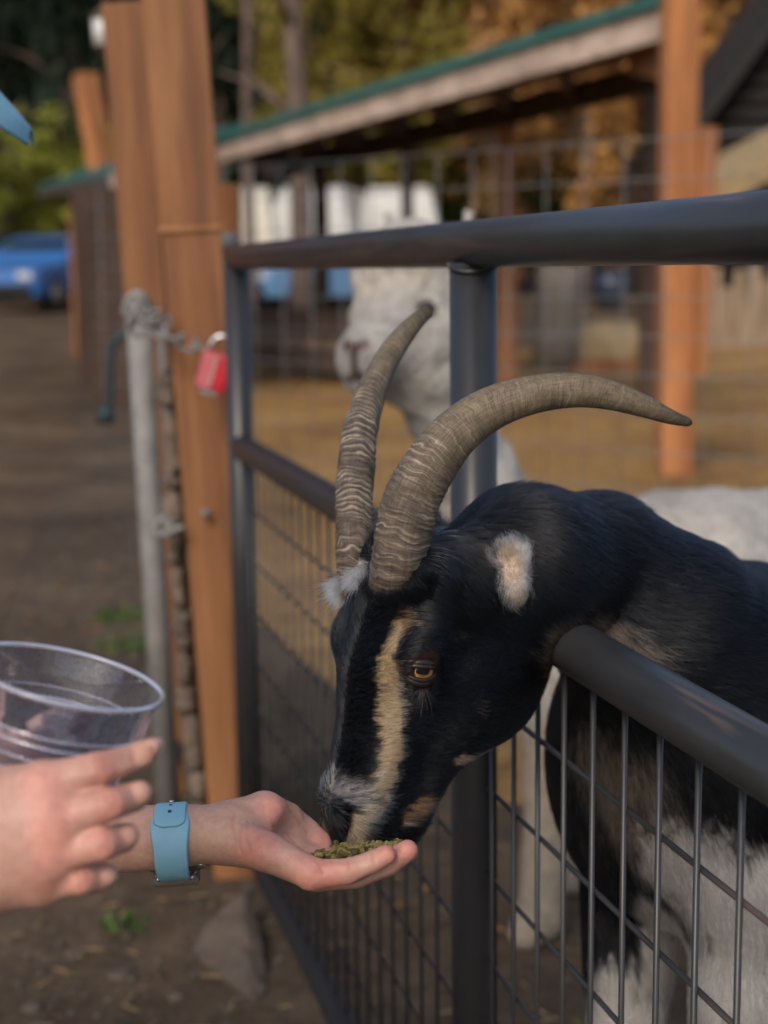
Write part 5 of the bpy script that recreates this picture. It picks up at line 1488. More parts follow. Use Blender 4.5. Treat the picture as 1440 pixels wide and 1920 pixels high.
def horn(ctrl, seed, ridge_end, base_col, mid_col):
    rows = np.array([list(P(x, y, d)) + [px_r(w * 0.965 / 2, d)] for x, y, d, w in ctrl])
    NS, NA = 620, 72
    sp = spline(rows, NS); C_ = sp[:, :3]; rad = np.maximum(sp[:, 3], 0.0008)
    # round the tip off
    seg = np.linalg.norm(np.diff(C_, axis=0), axis=1); S_ = np.r_[0, np.cumsum(seg)]; L = S_[-1]
    tipd = L - S_; rt = 0.0055
    rad = np.where(tipd < rt, np.minimum(rad, np.sqrt(np.maximum(rt ** 2 - (rt - tipd) ** 2, 1e-9)) * rad / rt * 1.0 + 1e-5), rad)
    T = np.gradient(C_, axis=0); T /= np.linalg.norm(T, axis=1)[:, None]
    x = np.cross(T[0], HS); x /= np.linalg.norm(x)
    rng = np.random.default_rng(seed)
    ph = rng.random(8) * 6.28
    V_, colr, hco = [], [], []
    th = np.linspace(0, 2 * np.pi, NA, endpoint=False)
    # ring positions: irregular annuli
    rings = []; s_ = 0.004
    while s_ < L:
        rings.append(s_); s_ += (0.0034 + 0.0048 * rng.random()) * (1.0 if s_ < ridge_end * L else 2.2)
    rings = np.array(rings); ramp_ = 0.5 + rng.random(len(rings))
    for i in range(NS):
        x = x - T[i] * (x @ T[i]); x /= np.linalg.norm(x); y = np.cross(T[i], x)
        ps_ = C_[i] + rad[i] * (np.outer(np.cos(th), x) + np.outer(np.sin(th), y))
        wav = 0.0016 * vnoise(ps_, 110, seed) + 0.0013 * vnoise(ps_, 260, seed + 1) + 0.0007 * vnoise(ps_, 620, seed + 2) + 0.0030 * np.cos(th - 0.4)
        ss = S_[i] + wav
        j = np.argmin(np.abs(rings[None, :] - ss[:, None]), 1)
        dlt = ss - rings[j]
        f = np.clip((ridge_end * L - S_[i]) / (0.22 * L) + 0.5, 0.10, 1)
        amp = f * ramp_[j]
        rdg = np.exp(-(dlt / 0.0011) ** 2)
        fine = np.sin(ss * 2400 + 1.2 * vnoise(ps_, 400, seed + 3)) * 0.5 + np.sin(ss * 1500 + ph[4]) * 0.5
        lump = 0.0006 * np.sin(5 * th + S_[i] * 90 + ph[5]) * f
        endf = min(1.0, rad[i] / 0.012)
        rr = rad[i] * (1 + 0.05 * np.cos(2 * th)) + endf * (amp * 0.0009 * rdg + f * 0.00022 * fine + lump)
        V_.append(C_[i] + np.outer(np.cos(th) * rr, x) + np.outer(np.sin(th) * rr, y))
        tt = S_[i] / L
        w = np.clip((ridge_end - tt) / 0.25 + 0.5, 0, 1)
        bc = base_col * w + mid_col * (1 - w)
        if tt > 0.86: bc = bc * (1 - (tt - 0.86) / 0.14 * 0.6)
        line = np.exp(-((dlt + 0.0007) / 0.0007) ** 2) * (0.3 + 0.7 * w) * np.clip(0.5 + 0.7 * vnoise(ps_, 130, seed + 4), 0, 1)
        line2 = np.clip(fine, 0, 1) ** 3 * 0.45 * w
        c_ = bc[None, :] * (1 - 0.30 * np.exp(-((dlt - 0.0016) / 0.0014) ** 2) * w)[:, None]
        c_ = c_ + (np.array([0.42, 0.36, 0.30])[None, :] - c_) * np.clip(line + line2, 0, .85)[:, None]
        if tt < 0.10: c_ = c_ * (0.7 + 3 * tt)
        colr.append(c_)
        hco.append(np.stack([np.full(NA, S_[i]), 0.02 * np.sin(th), 0.02 * np.cos(th)], 1) + np.c_[wav, np.zeros(NA), np.zeros(NA)])
    V_ = np.concatenate(V_); colr = np.concatenate(colr); hco = np.concatenate(hco)
    ii, kk = np.meshgrid(np.arange(NS - 1), np.arange(NA), indexing='ij'); k2 = (kk + 1) % NA
    F_ = np.stack([ii * NA + kk, ii * NA + k2, (ii + 1) * NA + k2, (ii + 1) * NA + kk], -1).reshape(-1, 4)
    return mesh_np('horn', V_, F_, m_horn, goat, True, colr, {'hco': hco})
BC = np.array([0.112, 0.090, 0.075]); MC = np.array([0.185, 0.152, 0.108])
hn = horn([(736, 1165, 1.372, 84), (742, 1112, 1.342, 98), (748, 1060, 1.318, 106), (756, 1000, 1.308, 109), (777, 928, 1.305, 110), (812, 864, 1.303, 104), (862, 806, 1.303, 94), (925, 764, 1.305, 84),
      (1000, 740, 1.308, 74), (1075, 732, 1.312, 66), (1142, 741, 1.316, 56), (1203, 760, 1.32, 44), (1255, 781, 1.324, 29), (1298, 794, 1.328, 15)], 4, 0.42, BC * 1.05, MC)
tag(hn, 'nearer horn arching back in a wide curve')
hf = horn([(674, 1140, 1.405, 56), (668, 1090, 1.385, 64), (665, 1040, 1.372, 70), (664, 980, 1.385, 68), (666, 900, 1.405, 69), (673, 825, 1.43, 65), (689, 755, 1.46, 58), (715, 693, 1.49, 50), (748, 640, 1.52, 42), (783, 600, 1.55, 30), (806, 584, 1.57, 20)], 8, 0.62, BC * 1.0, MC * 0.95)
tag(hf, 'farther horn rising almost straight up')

# ================================================================== person feeding the goat
pf = Field(axis((-1.05, -0.29, 0.014), (-0.29, 0.045, 0.0012), (0.045, 0.08, 0.005)),
           axis((0.50, 0.80, 0.014), (0.80, 1.01, 0.0014), (1.01, 1.12, 0.008), (1.12, 1.27, 0.0013), (1.275, 1.55, 0.014)),
           axis((-0.02, 0.82, 0.02), (0.82, 1.02, 0.0012), (1.02, 1.62, 0.012)))
def q_(px, py, d, rpx): return P(px, py, d), px_r(rpx, d)
def pchain(lst, k, **kw):
    pts = [P(a, b, c) for a, b, c, r in lst]; rad = [px_r(r, c) for a, b, c, r in lst]
    pf.chain(pts, rad, k, **kw); return pts, rad
# ---- feeding hand (left, palm up)
E1 = P(-330, 1640, 1.22)
wr = [(-330, 1640, 1.22, 78), (150, 1578, 1.20, 64), (330, 1568, 1.20, 59), (425, 1560, 1.205, 50)]
pchain(wr, .02)
d0 = 1.20
pchain([(425, 1572, d0 - .010, 40), (500, 1597, d0 - .028, 36), (582, 1636, d0 - .040, 31)], .016)      # ulnar edge
pchain([(430, 1572, d0, 36), (510, 1603, d0 - .010, 32), (592, 1640, d0 - .018, 29)], .014)
pchain([(430, 1565, d0 + .012, 34), (515, 1598, d0 + .012, 30), (600, 1634, d0 + .006, 28)], .014)
pchain([(430, 1558, d0 + .024, 34), (515, 1585, d0 + .032, 30), (602, 1618, d0 + .030, 27)], .014)
pchain([(440, 1548, d0 + .010, 42), (495, 1529, d0 + .020, 45), (535, 1540, d0 + .038, 36), (556, 1553, d0 + .048, 26)], .014)   # thenar
pchain([(548, 1545, d0 + .048, 27), (578, 1560, d0 + .050, 23), (600, 1578, d0 + .046, 20), (606, 1586, d0 + .043, 17)], .007)   # thumb
# fingers: little, ring, middle, index
pchain([(582, 1640, d0 - .040, 29), (650, 1634, d0 - .040, 25), (698, 1616, d0 - .038, 22.5), (724, 1603, d0 - .036, 20)], .0035)
pchain([(594, 1643, d0 - .018, 28), (668, 1641, d0 - .021, 25), (728, 1619, d0 - .021, 23), (764, 1594, d0 - .019, 19.5)], .003)
pchain([(602, 1636, d0 + .006, 27), (680, 1632, d0 + .000, 24), (738, 1612, d0 - .002, 22), (766, 1597, d0 - .002, 18)], .005)
pchain([(604, 1620, d0 + .030, 26), (676, 1622, d0 + .022, 23), (728, 1612, d0 + .018, 21), (752, 1602, d0 + .016, 18)], .005)
# hollow of the palm and creases
pf.ell(P(585, 1562, d0 + .012), (.026, .020, .014), None, .016, op='sub')
for c_ in ([(538, 1500, d0 - .012), (572, 1545, d0 - .012), (592, 1585, d0 + .002)],):
    pass
def crease(pts, r=.0011, k=.0035): pf.chain([P(*p) for p in pts], [r] * len(pts), k, op='sub')
# ---- cup hand (right, seen from the back)
e0 = .79
pchain([(-420, 1700, 0.9073, 105), (-160, 1590, 0.9073, 88), (-60, 1570, 0.9016, 84)], .03)
pchain([(-70, 1530, 0.8959, 66), (20, 1500, 0.8846, 58), (75, 1478, 0.8824, 46)], .03)
pchain([(-70, 1560, 0.8959, 62), (20, 1548, 0.8778, 55), (95, 1535, 0.8744, 44)], .03)
pchain([(-70, 1590, 0.8959, 62), (10, 1600, 0.8801, 52), (90, 1596, 0.8767, 41)], .03)
pchain([(-70, 1620, 0.9016, 62), (0, 1645, 0.8892, 50), (72, 1650, 0.8858, 38)], .03)
pchain([(75, 1474, 0.8824, 39.6), (185, 1441, 0.8755, 32.4), (250, 1420, 0.8914, 27.9), (286, 1404, 0.8874, 21.6)], .004)
pchain([(95, 1540, 0.8744, 37.8), (205, 1508, 0.8676, 31.5), (249, 1495, 0.8835, 27.9), (262, 1487, 0.8795, 23.4)], .0035)
pchain([(90, 1600, 0.8767, 36.0), (190, 1583, 0.8688, 32.4), (228, 1572, 0.8835, 28.8), (238, 1566, 0.8795, 23.4)], .0035)
pchain([(72, 1652, 0.8858, 33.3), (150, 1649, 0.8778, 29.7), (188, 1645, 0.8903, 27.0), (200, 1640, 0.8863, 21.6)], .0035)
pchain([(-60, 1480, 0.9073, 50), (-25, 1450, 0.9470, 34), (-5, 1405, 0.9890, 28), (20, 1385, 1.0116, 24)], .02)       # thumb behind the cup
for x, y, d in ((88, 1474, 0.8529), (108, 1536, 0.8483), (104, 1597, 0.8517), (84, 1650, 0.8619)):
    pf.ell(P(x - 6, y, d + .022), (.012, .008, .011), None, .012)
# ---- arms, trunk, head, legs of a child standing at the left, leaning towards the goat
shL, shR = np.array([-.54, 1.11, 1.19]), np.array([-.58, .82, 1.19])
pf.chain([E1, shL], [.036, .045], .03)
ER = P(-420, 1700, .90)
pf.chain([ER, shR], [.034, .045], .03)
tb = np.array([-.70, .95, .74])
pf.cone(tb, (shL + shR) / 2 + [-.02, 0, -.10], .13, .13, .06, flat=(0, 1, 0), fl=1.15)
pf.cone(shL, shR, .055, .055, .05)
neck_ = (shL + shR) / 2
hc_ = np.array([-.385, .985, 1.405])
pf.cone(neck_, hc_ + [-.02, 0, -.07], .048, .045, .03)
pf.ell(hc_, (.095, .073, .112), None, .03); pf.ell(hc_ + [.045, 0, -.055], (.045, .045, .05), None, .03)
pf.cone(hc_ + [.085, 0, -.002], hc_ + [.112, 0, -.030], .009, .013, .012)
for s in (-1, 1): pf.ell(hc_ + [.098, .032 * s, .0], (.020, .014, .008), None, .008, op='sub')
for s in (-1, 1):
    pf.ell(hc_ + [-.005, .074 * s, -.01], (.018, .008, .028), None, .01)
    hip = tb + [0, .075 * s, -.03]; kn_ = np.array([-.70, .95 + .085 * s, .38]); an = np.array([-.73, .95 + .09 * s, .08])
    pf.cone(hip, kn_, .085, .052, .05); pf.cone(kn_, an, .050, .034, .03); pf.cone(an + [0, 0, -.04], an + [.13, 0, -.05], .030, .025, .02)
PV, PF_ = pf.mesh(1); del pf
# palm lines and finger creases, pressed into the surface
_hb = BVHTree.FromPolygons([tuple(v) for v in PV.tolist()], [tuple(f) for f in PF_.tolist()])
CREASES = []
def press(pts, r=.0012, depth=.0008):
    pp = []
    for x, y in pts:
        h = _hb.ray_cast(Vector(CAM), Vector(ray(x, y)).normalized())
        if h[0] is not None: pp.append(np.array(h[0]))
    if len(pp) < 2: return
    d_ = seg_dist(PV, pp, [r] * len(pp)); m_ = d_ < 2.2
    PV[m_] -= vnormals(PV, PF_)[m_] * (depth * np.exp(-d_[m_] ** 2))[:, None]; CREASES.append((pp, r))
for f_ in ([(657, 1604), (653, 1618), (656, 1628)], [(619, 1594), (616, 1606), (622, 1618)], [(700, 1598), (699, 1608), (702, 1616)], [(742, 1578), (748, 1588), (752, 1598)], [(590, 1612), (600, 1622), (606, 1636)],
           [(512, 1548), (538, 1562), (556, 1580), (570, 1594)], [(540, 1512), (560, 1538), (578, 1562)], [(455, 1545), (448, 1570), (452, 1598)], [(466, 1540), (462, 1568), (468, 1594)], [(440, 1528), (436, 1550), (440, 1575)]):
    press(f_)
for f_ in ([(180, 1424), (186, 1440), (184, 1458)], [(192, 1420), (198, 1436), (196, 1454)], [(200, 1492), (208, 1508), (206, 1522)], [(212, 1488), (219, 1502), (217, 1518)], [(186, 1568), (193, 1582), (191, 1598)], [(198, 1562), (205, 1576), (203, 1592)],
           [(148, 1636), (154, 1650), (152, 1664)], [(160, 1632), (166, 1645), (164, 1658)], [(246, 1400), (252, 1412), (250, 1426)]):
    press(f_, .0016, .0006)
pc = np.repeat(np.array([[.50, .285, .225]]), len(PV), 0)
def tint(c, r, col, amt):
    global pc
    w = np.clip(1.5 - np.linalg.norm(PV - c, axis=1) / r, 0, 1)[:, None] * amt; pc = pc * (1 - w) + np.array(col) * w
RED = (.60, .235, .185); YEL = (.52, .33, .23)
for a in ((735, 1598, d0 - .036, .012), (775, 1588, d0 - .02, .014), (606, 1580, d0 + .045, .012), (600, 1650, d0 - .04, .022), (470, 1575, d0 - .04, .02), (540, 1520, d0, .02)): tint(P(*a[:3]), a[3], RED, .75)
for a in ((420, 1545, d0 - .02, .02), (360, 1560, d0 - .03, .03)): tint(P(*a[:3]), a[3], YEL, .6)
for x, y, d in ((80, 1474, 0.8619), (100, 1536, 0.8574), (98, 1597, 0.8596), (78, 1650, 0.8676), (198, 1438, 0.8676), (214, 1505, 0.8586), (200, 1580, 0.8596), (160, 1648, 0.8688)): tint(P(x, y, d), .012, (.56, .22, .17), .5)
for pp_, r_c in CREASES:
    w = np.exp(-(seg_dist(PV, pp_, [r_c * 1.3] * len(pp_))) ** 2)[:, None] * .45; pc = pc * (1 - w) + np.array([.44, .17, .125]) * w
pc *= (1 + .08 * vnoise(PV, 90, 3) + .06 * vnoise(PV, 220, 4))[:, None]
def mat_skin():
    m, nt, b = newmat('skin')
    a = N(nt, 'ShaderNodeAttribute', attribute_name='col')
    n1 = ramp(nt, noise(nt, 160, 6), [(0.3, (.90, .86, .84)), (0.7, (1.08, 1.10, 1.12))])
    mx = N(nt, 'ShaderNodeMix', data_type='RGBA', blend_type='MULTIPLY'); mx.inputs[0].default_value = 1
    nt.links.new(a.outputs['Color'], mx.inputs[6]); nt.links.new(n1, mx.inputs[7]); nt.links.new(mx.outputs[2], b.inputs['Base Color'])
    b.inputs['Subsurface Weight'].default_value = .22; b.inputs['Subsurface Radius'].default_value = (1.0, .35, .2); b.inputs['Subsurface Scale'].default_value = .0035
    b.inputs['Roughness'].default_value = .48; b.inputs['Specular IOR Level'].default_value = .4
    v = N(nt, 'ShaderNodeTexVoronoi'); v.inputs['Scale'].default_value = 900; tc = N(nt, 'ShaderNodeTexCoord'); nt.links.new(tc.outputs['Object'], v.inputs['Vector'])
    bump(nt, b, v.outputs['Distance'], .16, .0004); bump(nt, b, noise(nt, 140, 6, .7), .45, .0014)
    return m
m_skin = mat_skin()
person = thing('person', (-.70, .95, 0), 'person in light blue cap offering pellets in an open palm, clear cup in other hand', 'person')
mesh_np('body', PV, PF_, m_skin, person, True, pc)
hand_bvh = BVHTree.FromPolygons([tuple(v) for v in PV.tolist()], [tuple(f) for f in PF_.tolist()])
m_nail = mat_flat('fingernail', (.58, .36, .31), .28, 0, .04)
def nail(c, ax_dir, out, L, W):
    ax_dir = np.asarray(ax_dir, float); ax_dir /= np.linalg.norm(ax_dir); out = np.asarray(out, float); out -= ax_dir * (out @ ax_dir); out /= np.linalg.norm(out); sd = np.cross(ax_dir, out)
    V_, F_ = [], []
    for i in range(9):
        for j in range(9):
            u, v = i / 8 * 2 - 1, j / 8 * 2 - 1
            uu, vv = u * math.sqrt(1 - v * v / 2), v * math.sqrt(1 - u * u / 2)
            V_.append(c + ax_dir * uu * L / 2 + sd * vv * W / 2 + out * (.0004 - vv * vv * W * .22 - max(0, uu) ** 2 * L * .06))
    for i in range(8):
        for j in range(8): F_.append((i * 9 + j, i * 9 + j + 1, (i + 1) * 9 + j + 1, (i + 1) * 9 + j))
    o = mesh_np('fingernail', V_, F_, m_nail, person, True); md = o.modifiers.new('t', 'SOLIDIFY'); md.thickness = .0006; md.offset = 0
r_ = hand_bvh.ray_cast(Vector(CAM), Vector(ray(298, 1399)).normalized())
if r_[0] is not None: nail(np.array(r_[0]) + np.array(r_[1]) * .0002 * (1 if r_[1].dot(Vector(FW)) < 0 else -1), P(292, 1400, .91) - P(255, 1418, .89), np.array([.25, -.95, .1]), .011, .009)
# ---- clothes and cap
def cloth(name, prims, mat, res=.016, lo=(-1.05, .55, -.02), hi=(-.2, 1.4, 1.3)):
    f = Field(*[axis((lo[i], hi[i], res)) for i in range(3)])
    for p in prims: f.cone(*p)
    V_, F_ = f.mesh(1); return mesh_np(name, V_, F_, mat, person, True)
m_shirt = mat_noise('grey_cotton', [(0.3, (.16, .17, .20)), (0.7, (.24, .25, .28))], 30, .9, bstr=.4, bdist=.003)
m_jean = mat_noise('denim', [(0.3, (.04, .06, .10)), (0.7, (.07, .10, .16))], 60, .9, bstr=.4, bdist=.002)
def lerp(a, b, t): return np.asarray(a) * (1 - t) + np.asarray(b) * t
cloth('shirt', [(tb + [0, 0, -.02], (shL + shR) / 2 + [-.02, 0, -.10], .150, .150, .06, 'add', (0, 1, 0), 1.15), (shL, shR, .066, .066, .05), (shL, lerp(shL, E1, .32), .062, .062, .03), (shR, lerp(shR, ER, .32), .062, .060, .03)], m_shirt, .014)
cloth('trousers', [x for s in (-1, 1) for x in ((tb + [0, .07 * s, -.02], np.array([-.70, .95 + .085 * s, .38]), .105, .072, .05), (np.array([-.70, .95 + .085 * s, .38]), np.array([-.73, .95 + .09 * s, .10]), .070, .060, .03))] + [(tb + [0, -.06, -.03], tb + [0, .06, -.03], .115, .115, .05)], m_jean, .014)
for s in (-1, 1):
    an = np.array([-.73, .95 + .09 * s, .0]); f = Field(axis((-.85, -.52, .008)), axis((an[1] - .08, an[1] + .08, .008)), axis((-.02, .14, .008)))
    f.cone(an + [-.03, 0, .04], an + [.14, 0, .035], .040, .034, .02); f.cone(an + [-.01, 0, .05], an + [-.01, 0, .10], .040, .042, .03)
    V_, F_ = f.mesh(1); V_[:, 2] = np.maximum(V_[:, 2], .006); mesh_np('shoe', V_, F_, mat_flat('shoe_canvas', (.3, .3, .32), .8), person, True)
f = Field(axis((-.58, -.24, .007)), axis((.85, 1.12, .007)), axis((1.18, 1.54, .007)))
f.ell(hc_ + [-.018, 0, .012], (.100, .083, .110), None, .01); f.cone(hc_ + [-.09, 0, -.02], hc_ + [-.12, 0, -.16], .04, .018, .04)
f.ell(hc_ + [.075, 0, -.06], (.075, .062, .095), None, .02, op='sub')
V_, F_ = f.mesh(1); mesh_np('hair', V_, F_, mat_noise('brown_hair', [(0.3, (.05, .028, .015)), (0.7, (.11, .065, .035))], 40, .5, (1, 1, .1), .6, .004), person, True)
for s in (-1, 1):
    ep = hc_ + [.0735, .032 * s, .0]; MB().ball(ep, .0115, 14, 10).build('eye', mat_flat('eye_white', (.6, .58, .56), .2), person, True)
    MB().ball(ep + [.0075, 0, 0], .0055, 12, 8).build('iris', mat_flat('brown_iris', (.06, .03, .015), .15), person, True)
MB().tube(spline([hc_ + [.085, -.022, -.062], hc_ + [.094, 0, -.060], hc_ + [.085, .022, -.062]], 12), .0045, 8).build('mouth', mat_flat('lips', (.42, .16, .14), .5), person, True)
m_cap = mat_noise('light_blue_cotton', [(0.3, (.20, .40, .52)), (0.7, (.24, .46, .58))], 140, .9, bstr=.4, bdist=.001)
cap = thing('cap', hc_ + [0, 0, .05], 'light blue baseball cap, its rounded brim poking in at the upper left edge', 'cap')
f = Field(axis((-.56, -.24, .006)), axis((.85, 1.12, .006)), axis((1.38, 1.57, .006)))
f.ell(hc_ + [-.012, 0, .030], (.110, .092, .108), None, .01); f.ell(hc_ + [-.012, 0, .026], (.097, .079, .095), None, .004, op='sub')
f.apply(lambda X, Y, Z: (Z - (hc_[2] + .035)) + 0 * X + 0 * Y, (-.6, .8, 1.2), (-.2, 1.15, hc_[2] + .035), .004, op='sub')
V_, F_ = f.mesh(1); mesh_np('crown', V_, F_, m_cap, cap, True)
# brim: rounded plate curving down, its tip where the photograph shows it
btip = P(58, 240, .975); V_, F_ = [], []
bc = hc_ + [.075, 0, .062]; bl = btip - bc; ny = 20; nx_ = 14
for k_ in (0, 1):
    for i in range(nx_ + 1):
        for j in range(ny + 1):
            u = i / nx_; v = j / ny * 2 - 1
            w_ = .074 * math.sqrt(max(1 - (u * .995) ** 3.5, 0.0))
            p = bc + np.array([bl[0] * u, bl[1] * u, bl[2] * u + .010 * math.sin(u * 3.1)]) + np.array([-.030 * abs(v) ** 2 * (1 - u), w_ * v, -.010 * v * v])
            V_.append(p + np.array([0, 0, -.0028 * k_]))
nn_ = (nx_ + 1) * (ny + 1)
for i in range(nx_):
    for j in range(ny):
        a = i * (ny + 1) + j; F_.append((a, a + 1, a + ny + 2, a + ny + 1)); F_.append((nn_ + a, nn_ + a + ny + 1, nn_ + a + ny + 2, nn_ + a + 1))
for i in range(nx_):
    for j in (0, ny):
        a = i * (ny + 1) + j; F_.append((a, a + ny + 1, nn_ + a + ny + 1, nn_ + a))
for j in range(ny):
    for i in (0, nx_):
        a = i * (ny + 1) + j; F_.append((a, a + 1, nn_ + a + 1, nn_ + a))
mesh_np('brim', V_, F_, m_cap, cap, True)

# ================================================================== wristwatch
m_strap = mat_noise('pale_blue_silicone', [(0.3, (.20, .42, .55)), (0.7, (.22, .45, .58))], 60, .5, bstr=.05)
m_hole = mat_flat('dark_hole', (.02, .03, .04), .7)
W0 = P(325, 1575, 1.20); axd = P(425, 1560, 1.205) - P(150, 1578, 1.20); axd /= np.linalg.norm(axd)
toc = CAM - W0; toc -= axd * (toc @ axd); toc /= np.linalg.norm(toc); upv = np.cross(toc, axd); upv *= (1 if upv[2] > 0 else -1)
watch = thing('wristwatch', W0, 'wristwatch with pale blue silicone strap worn on the outstretched wrist', 'watch')
def loop(ang, ra, rb): return upv * math.cos(ang) * ra + toc * math.sin(ang) * rb
ringc = W0 - upv * .0022
def strap(name, a0, a1, width, ra, rb, th, mat, round_end=False, n=48):
    V_, F_ = [], []; prof = [(-1, 0), (-.93, .8), (-.8, 1), (-.4, 1), (0, 1), (.4, 1), (.8, 1), (.93, .8), (1, 0), (.8, -.0), (-.8, -.0)]; m_ = len(prof)
    for i in range(n + 1):
        t = i / n; a = a0 + (a1 - a0) * t; w = width(t)
        if round_end and t < .12: w *= math.sqrt(max(1 - ((.12 - t) / .12) ** 2 * .75, .02))
        d_ = loop(a, 1, 1)
        for u, h in prof:
            V_.append(ringc + loop(a, ra, rb) + axd * u * w / 2 + d_ * th * h)
    for i in range(n):
        for k in range(m_): F_.append((i * m_ + k, i * m_ + (k + 1) % m_, (i + 1) * m_ + (k + 1) % m_, (i + 1) * m_ + k))
    F_.append(tuple(reversed(range(m_)))); F_.append(tuple(n * m_ + k for k in range(m_)))
    o = mesh_np(name, V_, F_, mat, watch, True); autosmooth(o, 40); return o
ra_, rb_ = .0268, .0262
wfun = lambda t: np.interp(t, [0, .12, .22, .30, .5, .8, 1], [.0235, .0245, .0295, .0312, .0268, .0252, .0255])
strap('strap', R(5), R(188), wfun, ra_, rb_, .0022, m_strap)
strap('strap_end', R(66), R(-25), lambda t: .0252, ra_ + .0022, rb_ + .0022, .0022, m_strap, True)
strap('strap_back', R(-20), R(-150), lambda t: .0235, ra_, rb_, .0020, m_strap)
for a, r in ((R(22), .0013), (R(40), .0016), (R(2), .0014)):
    c_ = ringc + loop(a, ra_ + .0043, rb_ + .0043); d_ = loop(a, 1, 1); MB().tube([c_ - d_ * .0006, c_ + d_ * .0004], r, 14).build('strap_hole', m_hole, watch, True)
c_ = ringc + loop(R(6), ra_ + .0046, rb_ + .0046); MB().tube([c_, c_ + loop(R(6), 1, 1) * .0014], .0022, 14).build('pin', m_chrome, watch, True)
cc = ringc + loop(R(230), ra_ + .0005, rb_ + .0005); dd = loop(R(230), 1, 1); uu = np.cross(dd, axd)
Mc = Matrix((Vector(axd), Vector(uu), Vector(dd))).transposed()
MB().box(cc + dd * .003, (.037, .032, .0095), Mc, .0042).build('case', m_chrome, watch, False)
MB().box(cc + dd * .0078, (.032, .028, .002), Mc, .0009).build('glass', mat_flat('black_glass', (.006, .006, .008), .05), watch, False)
for s in (-1, 1):
    MB().tube([cc + axd * .0186 * s + uu * (-.003), cc + axd * .0186 * s + uu * .003], .0032, 14).build('side_button', m_chrome, watch, True)
for s in (-1, 1):
    a = R(184); MB().tube([ringc + loop(a, ra_ + .001, rb_ + .001) + axd * .0125 * s, ringc + loop(R(205), ra_ - .001, rb_ + .001) + axd * .0165 * s], .0016, 10).build('lug', m_chrome, watch, True)

# ================================================================== clear plastic cup
def mat_clear():
    m, nt, b = newmat('clear_plastic')
    b.inputs['Base Color'].default_value = (.96, .96, .985, 1); b.inputs['Transmission Weight'].default_value = 1; b.inputs['IOR'].default_value = 1.42; b.inputs['Roughness'].default_value = .04
    # thin walls: light passes straight through with a glossy skin
    gl = N(nt, 'ShaderNodeBsdfGlossy'); gl.inputs['Roughness'].default_value = .06; tr = N(nt, 'ShaderNodeBsdfTransparent'); tr.inputs[0].default_value = (.90, .90, .93, 1)
    df = N(nt, 'ShaderNodeBsdfTranslucent'); df.inputs[0].default_value = (.55, .56, .66, 1)
    lw = N(nt, 'ShaderNodeFresnel'); lw.inputs[0].default_value = 1.9
    m1 = N(nt, 'ShaderNodeMixShader'); nt.links.new(lw.outputs[0], m1.inputs[0]); nt.links.new(tr.outputs[0], m1.inputs[1]); nt.links.new(gl.outputs[0], m1.inputs[2])
    dirt = ramp(nt, noise(nt, 190, 5, .7), [(.38, (.16,) * 3), (.75, (.62,) * 3)])
    m2 = N(nt, 'ShaderNodeMixShader'); nt.links.new(dirt, m2.inputs[0]); nt.links.new(m1.outputs[0], m2.inputs[1]); nt.links.new(df.outputs[0], m2.inputs[2])
    nt.links.new(m2.outputs[0], nt.nodes['Material Output'].inputs[0])
    return m
m_clear = mat_clear()
m_rimm, nt_, b_ = newmat('clear_plastic_rim'); b_.inputs['Base Color'].default_value = (.62, .62, .74, 1); b_.inputs['Transmission Weight'].default_value = .6; b_.inputs['Roughness'].default_value = .15
CR = P(125, 1268, .956); cax = RT * .27 + np.array([0, .03, .96]); cax /= np.linalg.norm(cax)
cx_ = np.cross(cax, [0, 1, 0]); cx_ /= np.linalg.norm(cx_); cy_ = np.cross(cax, cx_)
cup = thing('plastic_cup', CR - cax * .105, 'tilted clear plastic cup held in the near hand, empty with crumbs', 'cup')
def revolve(name, prof, mat, n=72, closed=False):
    V_, F_ = [], []; m_ = len(prof)
    for i in range(n):
        a = 6.28318 * i / n
        for r, h in prof: V_.append(CR + (cax * h + (cx_ * math.cos(a) + cy_ * math.sin(a)) * r) * 1.132)
    for i in range(n):
        for k in range(m_ - (0 if closed else 1)): F_.append((i * m_ + k, i * m_ + (k + 1) % m_, ((i + 1) % n) * m_ + (k + 1) % m_, ((i + 1) % n) * m_ + k))
    return mesh_np(name, V_, F_, mat, cup, True)
prof = [(.0003, -.100), (.026, -.100), (.0285, -.098), (.0300, -.094)]
for i in range(22):
    t = i / 21; prof.append((.0305 + (.0535 - .0305) * (t ** .9), -.092 + .090 * t))
prof = [(r + (.0007 if abs(h + .024) < .003 else 0) + (-.0006 if abs(h + .030) < .002 else 0), h) for r, h in prof]
revolve('cup_wall', prof, m_clear)
revolve('rim', [(.0535 + .0015 * math.cos(a), .0 + .0015 * math.sin(a)) for a in np.linspace(0, 6.283, 11)[:-1]], m_rimm, 96, True)
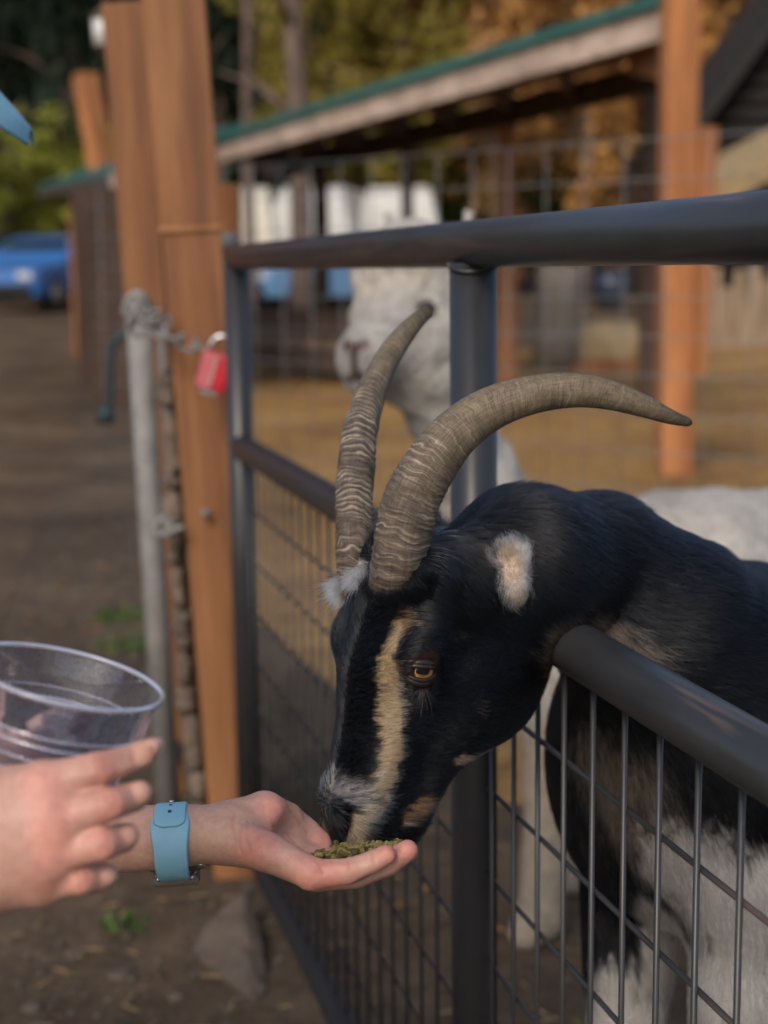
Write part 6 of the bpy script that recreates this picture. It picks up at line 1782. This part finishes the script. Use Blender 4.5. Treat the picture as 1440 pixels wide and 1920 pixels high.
revolve('ridge', [(.0478 + .0006 * math.cos(a), -.0275 + .0006 * math.sin(a)) for a in np.linspace(0, 6.283, 7)[:-1]], m_rimm, 72, True)
revolve('ridge', [(.0494 + .0005 * math.cos(a), -.0215 + .0005 * math.sin(a)) for a in np.linspace(0, 6.283, 7)[:-1]], m_rimm, 72, True)

for h_ in (-.036, -.044, -.052, -.060):
    rr_ = .0305 + .023 * ((h_ + .092) / .09) ** .9
    revolve('ridge', [(rr_ + .0004 * math.cos(a), h_ + .0004 * math.sin(a)) for a in np.linspace(0, 6.283, 7)[:-1]], m_rimm, 72, True)
# ================================================================== feed pellets
g = np.random.default_rng(8); V_, F_, C_ = [], [], []
dn = Vector((0, 0, -1))
for i in range(400):
    x_ = 668 + g.normal() * 42; d_ = d0 + .004 + g.normal() * .012
    if not 578 < x_ < 752: continue
    p = P(x_, 1600, d_); h = hand_bvh.ray_cast(Vector((p[0], p[1], .93)), dn)
    if h[0] is None: continue
    hz = h[0][2]
    if hz < P(640, 1668, d0)[2] or hz > P(600, 1585, d0)[2] + .004: continue
    t = abs(x_ - 665) / 90; z_ = hz + .0015 + g.random() * .0085 * max(.15, 1 - t)
    a, b_a = g.random() * 6.28, g.normal() * .4; dr = np.array([math.cos(a) * math.cos(b_a), math.sin(a) * math.cos(b_a), math.sin(b_a)])
    L_ = .0022 + .0022 * g.random(); c0 = np.array([h[0][0], h[0][1], z_])
    mb = MB().tube([c0 - dr * L_, c0, c0 + dr * L_], [.0015 + .0005 * g.random(), .0019, .0014 + .0006 * g.random()], 6)
    b0 = len(V_); V_ += [np.array(v) + g.normal(size=3) * .0003 for v in mb.v]; F_ += [tuple(b0 + k for k in f) for f in mb.f]
    C_ += [np.array([.20, .165, .060]) * (.35 + .95 * g.random())] * len(mb.v)
pl = mesh_np('feed_pellets', V_, F_, mat_attr('pressed_hay', .85, 900, .35, .2, .5, .0005), None, False, np.array(C_)); tag(pl, 'heap of crumbled olive-green feed pellets in the open palm', 'feed', None, 'stuff')
